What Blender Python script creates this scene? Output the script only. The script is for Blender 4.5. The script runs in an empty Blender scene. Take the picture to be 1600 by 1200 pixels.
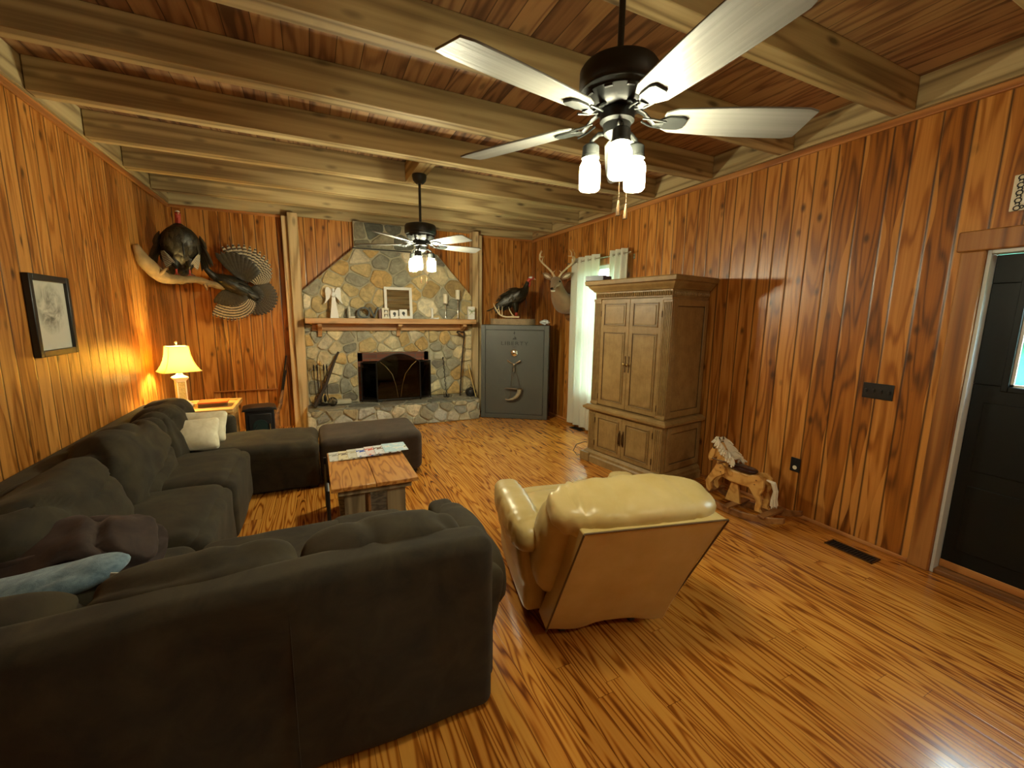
import bpy, bmesh, math, random
from mathutils import Vector, Matrix, noise, Euler
S=bpy.context.scene; COL=S.collection
PI=math.pi
# ---------------------------------------------------------------- camera, world, exposure
yaw,pit,rol,FPX=math.radians(25.3406),math.radians(9.0915),math.radians(0.7568),657.24
CAMH=1.645
def cam_axes():
    cy,sy=math.cos(yaw),math.sin(yaw)
    f=Vector((sy*math.cos(pit),cy*math.cos(pit),-math.sin(pit)))
    r=Vector((cy,-sy,0)); u=r.cross(f)
    c,s=math.cos(rol),math.sin(rol)
    return c*r+s*u, -s*r+c*u, -f
_r,_u,_b=cam_axes()
cd=bpy.data.cameras.new('camera'); cam=bpy.data.objects.new('camera',cd); COL.objects.link(cam)
cd.sensor_width=36; cd.lens=36*FPX/1600; cd.clip_start=.05; cd.clip_end=200
M=Matrix.Identity(4)
for i in range(3): M[i][0],M[i][1],M[i][2]=_r[i],_u[i],_b[i]
M[2][3]=CAMH; cam.matrix_world=M
S.camera=cam
w=bpy.data.worlds.new('world'); S.world=w; w.use_nodes=True
wn=w.node_tree.nodes; wn['Background'].inputs[0].default_value=(.72,.95,1,1); wn['Background'].inputs[1].default_value=10.0
S.view_settings.view_transform='Standard'; S.view_settings.look='None'; S.view_settings.gamma=1; S.view_settings.use_curve_mapping=False
S.view_settings.exposure=1.15
BULB_FAN1=235.0; BULB_FAN2=370.0; LAMP_BULB=380.0
def area(name,loc,rot,sx,sy,power,col,portal=False):
    l=bpy.data.lights.new(name,'AREA'); l.shape='RECTANGLE'; l.size=sx; l.size_y=sy; l.energy=power; l.color=col
    if portal: l.cycles.is_portal=True
    o=bpy.data.objects.new(name,l); COL.objects.link(o); o.location=loc; o.rotation_euler=rot; return o
XL,XR,YB,YR,ZT,ZC=-1.57,3.65,6.9,-1.9,3.0,3.2     # room: left, right, fireplace wall, rear wall, beam underside, ceiling
#area('daylight_window',(XR+.13,4.87,1.45),(0,PI/2,0),1.8,.85,1,(.7,.93,1),True)
#area('daylight_door',(XR+.2,.7,1.57),(0,PI/2,0),.6,.5,1,(.7,.93,1),True)

# ---------------------------------------------------------------- materials
def nodes(name):
    m=bpy.data.materials.new(name); m.use_nodes=True
    nt=m.node_tree; return m,nt,nt.nodes,nt.links,nt.nodes['Principled BSDF']
def setp(b,**k):
    for a,v in k.items():
        a={'rough':'Roughness','metal':'Metallic','coat':'Coat Weight','coatr':'Coat Roughness','sheen':'Sheen Weight','spec':'Specular IOR Level','trans':'Transmission Weight','sss':'Subsurface Weight','emis':'Emission Strength'}[a]
        b.inputs[a].default_value=v
def N(nt,t,**k):
    n=nt.nodes.new(t)
    for a,v in k.items(): setattr(n,a,v)
    return n
def math_(nt,op,a,b=None,c=None,clamp=False):
    n=nt.nodes.new('ShaderNodeMath'); n.operation=op; n.use_clamp=clamp
    for i,v in enumerate((a,b,c)):
        if v is None: continue
        if isinstance(v,(int,float)): n.inputs[i].default_value=v
        else: nt.links.new(v,n.inputs[i])
    return n.outputs[0]
def ramp(nt,fac,stops,interp='LINEAR'):
    n=nt.nodes.new('ShaderNodeValToRGB'); cr=n.color_ramp; cr.interpolation=interp
    while len(cr.elements)<len(stops): cr.elements.new(.5)
    for e,(p,c) in zip(cr.elements,stops):
        e.position=p; e.color=(*c,1) if len(c)==3 else c
    nt.links.new(fac,n.inputs[0]); return n.outputs[0]
def mixc(nt,f,a,b,mode='MIX'):
    n=nt.nodes.new('ShaderNodeMix'); n.data_type='RGBA'; n.blend_type=mode
    for s,v in ((n.inputs[0],f),(n.inputs[6],a),(n.inputs[7],b)):
        if isinstance(v,(int,float)): s.default_value=v
        elif isinstance(v,tuple): s.default_value=(*v,1)
        else: nt.links.new(v,s)
    return n.outputs[2]
def comb(nt,x,y,z):
    n=nt.nodes.new('ShaderNodeCombineXYZ')
    for i,v in enumerate((x,y,z)):
        if isinstance(v,(int,float)): n.inputs[i].default_value=v
        else: nt.links.new(v,n.inputs[i])
    return n.outputs[0]
def tnoise(nt,vec,scale,detail=2,rough=.5,dist=0):
    n=nt.nodes.new('ShaderNodeTexNoise'); n.inputs['Scale'].default_value=scale; n.inputs['Detail'].default_value=detail
    n.inputs['Roughness'].default_value=rough; n.inputs['Distortion'].default_value=dist
    if vec is not None: nt.links.new(vec,n.inputs['Vector'])
    return n.outputs['Fac']
def bump(nt,b,h,strength=.3,dist=.01):
    n=nt.nodes.new('ShaderNodeBump'); n.inputs['Strength'].default_value=strength; n.inputs['Distance'].default_value=dist
    nt.links.new(h,n.inputs['Height']); nt.links.new(n.outputs[0],b.inputs['Normal'])
def simple(name,col,rough=.5,metal=0,var=0,vscale=20,bmp=0,bscale=60,**k):
    m,nt,nn,L,b=nodes(name); b.inputs['Base Color'].default_value=(*col,1); setp(b,rough=rough,metal=metal,**k)
    if var or bmp:
        tc=N(nt,'ShaderNodeTexCoord').outputs['Object']
    if var:
        f=tnoise(nt,tc,vscale,4,.6)
        L.new(mixc(nt,f,tuple(c*(1-var) for c in col),tuple(min(1,c*(1+var)) for c in col)),b.inputs['Base Color'])
    if bmp: bump(nt,b,tnoise(nt,tc,bscale,3,.6),bmp,.004)
    return m
def wood(name,along='z',across='x',width=None,cols=((.14,.045,.012),(.36,.13,.03),(.6,.32,.1)),rings=14,rough=.45,knots=.5,sap=0,groove=1,coat=0,rnd=.6,plankvar=.5,dist=5,stretch=.12,length=None,fine=.5,kdark=.35,bstr=.35,nfreq=.5,line=2.2,kfreq=2.6):
    m,nt,nn,L,b=nodes(name)
    tc=N(nt,'ShaderNodeTexCoord').outputs['Object']; sp=N(nt,'ShaderNodeSeparateXYZ'); L.new(tc,sp.inputs[0])
    ax={'x':0,'y':1,'z':2}; A=sp.outputs[ax[along]]; B=sp.outputs[ax[across]]; Cc=sp.outputs[3-ax[along]-ax[across]]
    if width:
        W=math_(nt,'DIVIDE',B,width)
        v=N(nt,'ShaderNodeTexVoronoi',voronoi_dimensions='1D',feature='F1'); v.inputs['Scale'].default_value=1; v.inputs['Randomness'].default_value=rnd
        e=N(nt,'ShaderNodeTexVoronoi',voronoi_dimensions='1D',feature='DISTANCE_TO_EDGE'); e.inputs['Scale'].default_value=1; e.inputs['Randomness'].default_value=rnd
        L.new(W,v.inputs['W']); L.new(W,e.inputs['W'])
        sc=N(nt,'ShaderNodeSeparateColor'); L.new(v.outputs['Color'],sc.inputs[0]); R=sc.outputs[0]; R2=sc.outputs[1]; R3=sc.outputs[2]
        edge=math_(nt,'MULTIPLY',e.outputs['Distance'],width)
        if length:
            q=math_(nt,'ADD',math_(nt,'DIVIDE',A,length),math_(nt,'MULTIPLY',R2,7.0))
            v2=N(nt,'ShaderNodeTexVoronoi',voronoi_dimensions='1D',feature='DISTANCE_TO_EDGE'); v2.inputs['Scale'].default_value=1; v2.inputs['Randomness'].default_value=.5
            L.new(q,v2.inputs['W']); edge=math_(nt,'MINIMUM',edge,math_(nt,'MULTIPLY',v2.outputs['Distance'],length))
            v3=N(nt,'ShaderNodeTexVoronoi',voronoi_dimensions='1D',feature='F1'); v3.inputs['Scale'].default_value=1; v3.inputs['Randomness'].default_value=.5
            L.new(q,v3.inputs['W']); s3=N(nt,'ShaderNodeSeparateColor'); L.new(v3.outputs['Color'],s3.inputs[0])
            R=math_(nt,'FRACT',math_(nt,'ADD',R,s3.outputs[0]))
    else: R=R2=R3=None
    off=(lambda k:math_(nt,'MULTIPLY',R,k)) if width else (lambda k:0.0)
    a2=math_(nt,'ADD',math_(nt,'MULTIPLY',A,stretch*10),off(37.)); b2=math_(nt,'ADD',math_(nt,'MULTIPLY',B,10.),off(13.)); c2=math_(nt,'MULTIPLY',Cc,10.)
    vec=comb(nt,b2,a2,c2)
    nz=tnoise(nt,vec,nfreq,2,.5)
    ringc=math_(nt,'MULTIPLY',nz,rings)
    wv=math_(nt,'ADD',math_(nt,'MULTIPLY',math_(nt,'SINE',math_(nt,'MULTIPLY',ringc,6.283)),.5),.5)
    wv=math_(nt,'SUBTRACT',1.,math_(nt,'POWER',wv,line))
    fn=tnoise(nt,comb(nt,math_(nt,'MULTIPLY',b2,6.),math_(nt,'MULTIPLY',a2,.9),math_(nt,'MULTIPLY',c2,6.)),1.,3,.6)
    g=math_(nt,'ADD',math_(nt,'MULTIPLY',wv,1-fine),math_(nt,'MULTIPLY',fn,fine),clamp=True)
    if width: g=math_(nt,'ADD',g,math_(nt,'MULTIPLY',math_(nt,'SUBTRACT',R3,.5),plankvar),clamp=True)
    col=ramp(nt,g,((0.05,cols[0]),(.5,cols[1]),(.95,cols[2])))
    if knots:
        kv=N(nt,'ShaderNodeTexVoronoi',voronoi_dimensions='3D',feature='F1'); kv.inputs['Scale'].default_value=1.
        L.new(comb(nt,math_(nt,'MULTIPLY',b2,.75),math_(nt,'ADD',math_(nt,'MULTIPLY',A,kfreq),off(91.)),math_(nt,'MULTIPLY',c2,.3)),kv.inputs['Vector'])
        kn=ramp(nt,kv.outputs['Distance'],((.07,(1,1,1)),(.12,(.6,.6,.6)),(.20,(0,0,0))))
        kf=math_(nt,'MULTIPLY',kn,knots)
        col=mixc(nt,kf,col,tuple(c*kdark for c in cols[0]))
    if sap and width:
        sn=tnoise(nt,comb(nt,off(50.),math_(nt,'MULTIPLY',A,.8),math_(nt,'MULTIPLY',B,3.)),1.,2,.5)
        wid=math_(nt,'MULTIPLY',math_(nt,'SUBTRACT',sn,.45,clamp=True),.16*sap)
        sf=math_(nt,'GREATER_THAN',wid,edge)
        col=mixc(nt,math_(nt,'MULTIPLY',sf,.7),col,cols[2])
    h=g
    if width:
        gr=math_(nt,'SMOOTH_MIN',math_(nt,'DIVIDE',edge,.004*groove),1.,.3,clamp=True)
        col=mixc(nt,gr,tuple(c*.25 for c in cols[0]),col)
        h=math_(nt,'ADD',math_(nt,'MULTIPLY',g,.12),gr)
    L.new(col,b.inputs['Base Color']); setp(b,rough=rough,coat=coat,coatr=.12)
    bump(nt,b,h,bstr,.004)
    return m
def metal(name,col,rough=.4): return simple(name,col,rough,1.)
MT={}
CED=((.10,.028,.004),(.34,.115,.014),(.60,.27,.06))
MT['wallYZ']=wood('cedar_panel_side','z','y',.145,CED,9,.34,.8,1.8,2.4,rnd=.75,plankvar=.45,stretch=.10,fine=.66,nfreq=.6,bstr=.5,kfreq=4.2)
MT['wallXZ']=wood('cedar_panel_back','z','x',.15,CED,9,.34,.8,1.8,2.4,rnd=.75,plankvar=.45,stretch=.10,fine=.66,nfreq=.6,bstr=.5,kfreq=4.2)
MT['floor']=wood('heart_pine_floor','y','x',.083,((.14,.030,.003),(.46,.155,.017),(.68,.31,.05)),15,.22,.0,0,.35,coat=.35,rnd=.05,plankvar=.22,stretch=.065,length=2.6,fine=.38,bstr=.12,nfreq=.75,line=2.6)
MT['ceil']=wood('ceiling_planks','y','x',.14,((.10,.045,.02),(.26,.13,.055),(.42,.25,.11)),7,.7,.6,0,1,rnd=.15,plankvar=.6,stretch=.12,fine=.5)
MT['beam']=wood('rough_sawn_beam','x','z',None,((.17,.115,.048),(.37,.275,.125),(.54,.43,.22)),6,.75,.8,stretch=.05,fine=.45)
MT['beamv']=wood('rough_sawn_post','z','x',None,((.28,.18,.075),(.50,.36,.17),(.66,.50,.27)),6,.7,.5,stretch=.06,fine=.4)
MT['beamy']=wood('rough_sawn_plate','y','z',None,((.17,.115,.048),(.37,.275,.125),(.54,.43,.22)),6,.75,.8,stretch=.05,fine=.45)
MT['trimy']=wood('cedar_trim_y','y','z',None,((.2,.06,.012),(.42,.16,.035),(.55,.26,.08)),5,.45,.3,stretch=.05)
MT['trimz']=wood('cedar_trim_z','z','y',None,((.10,.032,.007),(.27,.10,.018),(.42,.19,.05)),5,.45,.3,stretch=.05)
MT['trimx']=wood('cedar_trim_x','x','z',None,((.2,.06,.012),(.42,.16,.035),(.55,.26,.08)),5,.45,.3,stretch=.05)
MT['mantel']=wood('mantel_pine','x','z',None,((.26,.115,.035),(.45,.23,.08),(.58,.35,.15)),5,.5,.4,stretch=.06)
MT['table']=wood('table_pine','y','x',None,((.28,.09,.015),(.47,.19,.035),(.58,.28,.07)),6,.3,.3,stretch=.14,fine=.3,coat=.3,nfreq=1.1)
MT['tableleg']=wood('aged_plank','z','x',None,((.08,.055,.025),(.22,.15,.07),(.33,.25,.13)),6,.7,.5,stretch=.1)
MT['oak']=wood('honey_oak','x','y',None,((.40,.18,.04),(.62,.34,.1),(.75,.48,.18)),5,.35,0,stretch=.08,fine=.6)
MT['toy']=wood('toy_pine','y','z',None,((.38,.17,.035),(.58,.31,.08),(.66,.40,.13)),6,.4,.2,stretch=.12)
MT['darkstick']=simple('dark_bark_stick',(.035,.022,.012),.8,var=.4,vscale=20,bmp=.5)
MT['toydark']=wood('toy_dark','y','z',None,((.10,.04,.012),(.22,.09,.025),(.3,.14,.04)),6,.4,.2,stretch=.12)
MT['bark']=wood('weathered_log','x','z',None,((.12,.07,.03),(.34,.23,.11),(.62,.48,.27)),5,.85,.5,stretch=.2,fine=.6,bstr=.8)
def armoire_mat():
    m,nt,nn,L,b=nodes('armoire_paint'); tc=N(nt,'ShaderNodeTexCoord').outputs['Object']
    f=tnoise(nt,tc,9,4,.65); sp=N(nt,'ShaderNodeSeparateXYZ'); L.new(tc,sp.inputs[0])
    f2=tnoise(nt,comb(nt,math_(nt,'MULTIPLY',sp.outputs[0],90),math_(nt,'MULTIPLY',sp.outputs[1],90),math_(nt,'MULTIPLY',sp.outputs[2],6)),1,3,.6)
    c=ramp(nt,f,((.3,(.22,.135,.045)),(.6,(.31,.20,.075)),(.8,(.36,.25,.10))))
    c=mixc(nt,math_(nt,'MULTIPLY',math_(nt,'SUBTRACT',f2,.5,clamp=True),1.4),c,(.14,.08,.028))
    # glaze gathered in the recesses of the mouldings (wear of the piece itself)
    L.new(c,b.inputs['Base Color']); setp(b,rough=.42); bump(nt,b,f2,.12,.002); return m
MT['arm']=armoire_mat(); MT['armglaze']=simple('armoire_glaze_line',(.075,.04,.014),.5)
def fabric(name,c1,c2,scale=6,rough=.95,sheen=.25,b_=.25):
    m,nt,nn,L,b=nodes(name); tc=N(nt,'ShaderNodeTexCoord').outputs['Object']
    f=tnoise(nt,tc,scale,5,.6,.6); L.new(ramp(nt,f,((.35,c1),(.68,c2))),b.inputs['Base Color'])
    setp(b,rough=rough,sheen=sheen); b.inputs['Sheen Tint'].default_value=(*[min(1,x*6) for x in c2],1)
    bump(nt,b,tnoise(nt,tc,420,2,.6),b_,.002); return m
MT['sofa']=fabric('brown_microfibre',(.016,.0105,.0040),(.038,.027,.010),sheen=.15)
MT['ottoman']=fabric('brown_microfibre_ottoman',(.028,.018,.010),(.050,.033,.019))
MT['cream']=fabric('cream_fleece',(.66,.58,.38),(.82,.75,.55),14,b_=.6)
MT['darkblanket']=fabric('dark_brown_throw',(.016,.009,.007),(.040,.022,.015),9)
MT['blueblanket']=fabric('blue_grey_fleece',(.10,.17,.22),(.22,.33,.40),30,b_=.9)
MT['curtain']=None
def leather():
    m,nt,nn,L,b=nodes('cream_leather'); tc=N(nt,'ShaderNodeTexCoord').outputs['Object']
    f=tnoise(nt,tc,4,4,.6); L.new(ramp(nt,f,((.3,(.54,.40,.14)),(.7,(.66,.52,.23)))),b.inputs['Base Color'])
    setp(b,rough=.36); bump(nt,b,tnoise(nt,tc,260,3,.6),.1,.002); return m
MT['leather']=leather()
MT['leatherdark']=simple('dark_brown_vinyl',(.12,.07,.025),.5)  # plain dark brown for piping, gussets, book and straps
MT['black']=simple('black_enamel',(.012,.012,.012),.35)
MT['iron']=simple('wrought_iron',(.02,.018,.016),.45,.6,bmp=.2)
MT['fanmotor']=simple('matte_black_metal',(.012,.014,.013),.5,.0)
MT['chrome']=metal('chrome',(.75,.75,.72),.15); MT['brass']=metal('aged_brass',(.55,.40,.16),.35); MT['pewter']=metal('antique_pull',(.12,.07,.035),.5)
MT['safe']=simple('grey_textured_steel',(.070,.074,.066),.42,.0,bmp=.35,bscale=300,spec=.6)
MT['safeblack']=simple('black_decal',(.006,.006,.006),.5)
MT['white']=simple('white_paint',(.78,.76,.70),.5); MT['ivory']=simple('ivory_ceramic',(.70,.64,.48),.4,var=.15)
MT['jarglass']=None
MT['doorblack']=simple('black_door_paint',(.003,.005,.005),.45,spec=.25)
MT['whitejamb']=simple('white_jamb',(.62,.66,.66),.5)
def glassmat(name,tint=(.95,1,1),gl=.12,rough=.02):
    m=bpy.data.materials.new(name); m.use_nodes=True; nt=m.node_tree; nt.nodes.clear()
    o=N(nt,'ShaderNodeOutputMaterial'); t=N(nt,'ShaderNodeBsdfTransparent'); t.inputs[0].default_value=(*tint,1)
    g=N(nt,'ShaderNodeBsdfGlossy'); g.inputs['Roughness'].default_value=rough
    mx=N(nt,'ShaderNodeMixShader'); lw=N(nt,'ShaderNodeLayerWeight'); lw.inputs[0].default_value=.5
    nt.links.new(math_(nt,'ADD',math_(nt,'MULTIPLY',math_(nt,'POWER',lw.outputs['Facing'],5.),.8),.03),mx.inputs[0]); nt.links.new(t.outputs[0],mx.inputs[1]); nt.links.new(g.outputs[0],mx.inputs[2]); nt.links.new(mx.outputs[0],o.inputs[0]); return m
MT['glass']=glassmat('clear_glass')
def milky():
    m=glassmat('lit_jar_glass'); nt=m.node_tree; o=[n for n in nt.nodes if n.type=='OUTPUT_MATERIAL'][0]; old=o.inputs[0].links[0].from_socket
    t=N(nt,'ShaderNodeBsdfTranslucent'); t.inputs[0].default_value=(.95,.97,.95,1); mx=N(nt,'ShaderNodeMixShader'); mx.inputs[0].default_value=.22
    nt.links.new(old,mx.inputs[1]); nt.links.new(t.outputs[0],mx.inputs[2]); nt.links.new(mx.outputs[0],o.inputs[0]); return m
MT['jarglass']=milky()
def trans(name,col,mixf=.5,scatter=None):
    m=bpy.data.materials.new(name); m.use_nodes=True; nt=m.node_tree; nt.nodes.clear()
    o=N(nt,'ShaderNodeOutputMaterial'); d=N(nt,'ShaderNodeBsdfDiffuse'); d.inputs[0].default_value=(*col,1)
    t=N(nt,'ShaderNodeBsdfTranslucent'); t.inputs[0].default_value=(*(scatter or col),1); mx=N(nt,'ShaderNodeMixShader'); mx.inputs[0].default_value=mixf
    nt.links.new(d.outputs[0],mx.inputs[1]); nt.links.new(t.outputs[0],mx.inputs[2]); nt.links.new(mx.outputs[0],o.inputs[0]); return m
MT['curtain']=trans('sheer_white_curtain',(.80,.80,.70),.42)
MT['shade']=trans('cream_lampshade',(.85,.70,.36),.6,(.95,.78,.38))
def emit(name,col,s):
    m,nt,nn,L,b=nodes(name); b.inputs['Base Color'].default_value=(*col,1); b.inputs['Emission Color'].default_value=(*col,1); setp(b,emis=s); return m
MT['bulb']=emit('lit_bulb',(1,.89,.60),BULB_FAN1); MT['bulb2']=emit('lit_bulb_far_fan',(1,.90,.62),BULB_FAN2); MT['lampbulb']=emit('lit_warm_bulb',(1,.76,.30),LAMP_BULB)
MT['mirror']=metal('mirror_silver',(.85,.85,.85),.02)
MT['brick']=None
def brickmat():
    m,nt,nn,L,b=nodes('sooty_firebrick'); tc=N(nt,'ShaderNodeTexCoord').outputs['Object']; sp=N(nt,'ShaderNodeSeparateXYZ'); L.new(tc,sp.inputs[0])
    br=N(nt,'ShaderNodeTexBrick'); br.inputs['Scale'].default_value=1; br.inputs['Brick Width'].default_value=.2; br.inputs['Row Height'].default_value=.07; br.inputs['Mortar Size'].default_value=.006
    br.inputs['Color1'].default_value=(.22,.075,.04,1); br.inputs['Color2'].default_value=(.12,.045,.03,1); br.inputs['Mortar'].default_value=(.09,.075,.06,1)
    L.new(comb(nt,math_(nt,'ADD',sp.outputs[0],sp.outputs[1]),sp.outputs[2],0.),br.inputs['Vector'])
    L.new(br.outputs[0],b.inputs['Base Color']); setp(b,rough=.9); bump(nt,b,br.outputs['Fac'],-.5,.01); return m
MT['brick']=brickmat()
MT['soot']=simple('sooty_lining',(.012,.010,.008),.95,bmp=.4,bscale=30)
MT['mortar']=simple('stone_mortar',(.43,.39,.27),.95,var=.25,vscale=14,bmp=.8,bscale=80)
def attrmat(name,attr='col',rough=.85,b_=.9,bs=16,v=.6,vs=9):
    m,nt,nn,L,b=nodes(name); a=N(nt,'ShaderNodeVertexColor'); a.layer_name=attr
    tc=N(nt,'ShaderNodeTexCoord').outputs['Object']; f=tnoise(nt,tc,vs,6,.7,1.)
    k=ramp(nt,f,((.2,(1-v,)*3),(.55,(1,1,1)),(.8,(1+v*.6,)*3)))
    L.new(mixc(nt,1.,a.outputs[0],k,'MULTIPLY'),b.inputs['Base Color']); setp(b,rough=rough); bump(nt,b,tnoise(nt,tc,bs,6,.7),b_,.02); return m
MT['stone']=attrmat('field_stone')
def feathermat(name,dark,light,freq=0,rough=.45,metalw=.2,edge=.0):
    m,nt,nn,L,b=nodes(name); uv=N(nt,'ShaderNodeUVMap'); uv.uv_map='uv'; sp=N(nt,'ShaderNodeSeparateXYZ'); L.new(uv.outputs[0],sp.inputs[0])
    tc=N(nt,'ShaderNodeTexCoord').outputs['Object']; nz=tnoise(nt,tc,35,2)
    if freq:
        s=math_(nt,'SINE',math_(nt,'ADD',math_(nt,'MULTIPLY',sp.outputs[1],freq*6.283),math_(nt,'MULTIPLY',nz,2.5)))
        f=ramp(nt,math_(nt,'ADD',math_(nt,'MULTIPLY',s,.5),.5),((.4,(0,0,0)),(.6,(1,1,1))))
        c=mixc(nt,f,dark,light)
    else: c=mixc(nt,nz,dark,light)
    L.new(c,b.inputs['Base Color']); setp(b,rough=rough,metal=metalw); return m
MT['fbar']=feathermat('barred_wing_feather',(.05,.04,.025),(.46,.40,.27),11,.6,0)
MT['fdark']=feathermat('bronze_feather',(.012,.011,.008),(.06,.05,.028),0,.45,.1)
MT['ftail']=feathermat('tail_feather',(.03,.024,.014),(.085,.065,.04),16,.55,.1)
MT['fbody']=simple('iridescent_body_plumage',(.022,.020,.012),.38,.35,var=.7,vscale=45,bmp=.9,bscale=90)
MT['redskin']=simple('turkey_red_skin',(.42,.05,.03),.5,var=.3,vscale=60,bmp=.6,bscale=160)
MT['whiteskin']=simple('turkey_pale_crown',(.66,.66,.62),.5)
MT['bluegrey']=simple('turkey_blue_skin',(.25,.30,.36),.5)
MT['horn']=simple('pale_antler',(.62,.50,.30),.45,var=.25,vscale=18,bmp=.2)
MT['deer']=simple('deer_hide',(.24,.15,.075),.9,var=.25,vscale=14,bmp=.5,bscale=140,sheen=.2)
MT['deerw']=simple('deer_white_hair',(.62,.55,.42),.9,bmp=.4,bscale=140)
MT['yarn']=simple('cream_yarn',(.74,.67,.52),.95)
MT['eye']=simple('glass_eye',(.01,.008,.006),.08)
MT['paper']=simple('paper',(.72,.70,.62),.6)

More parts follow.
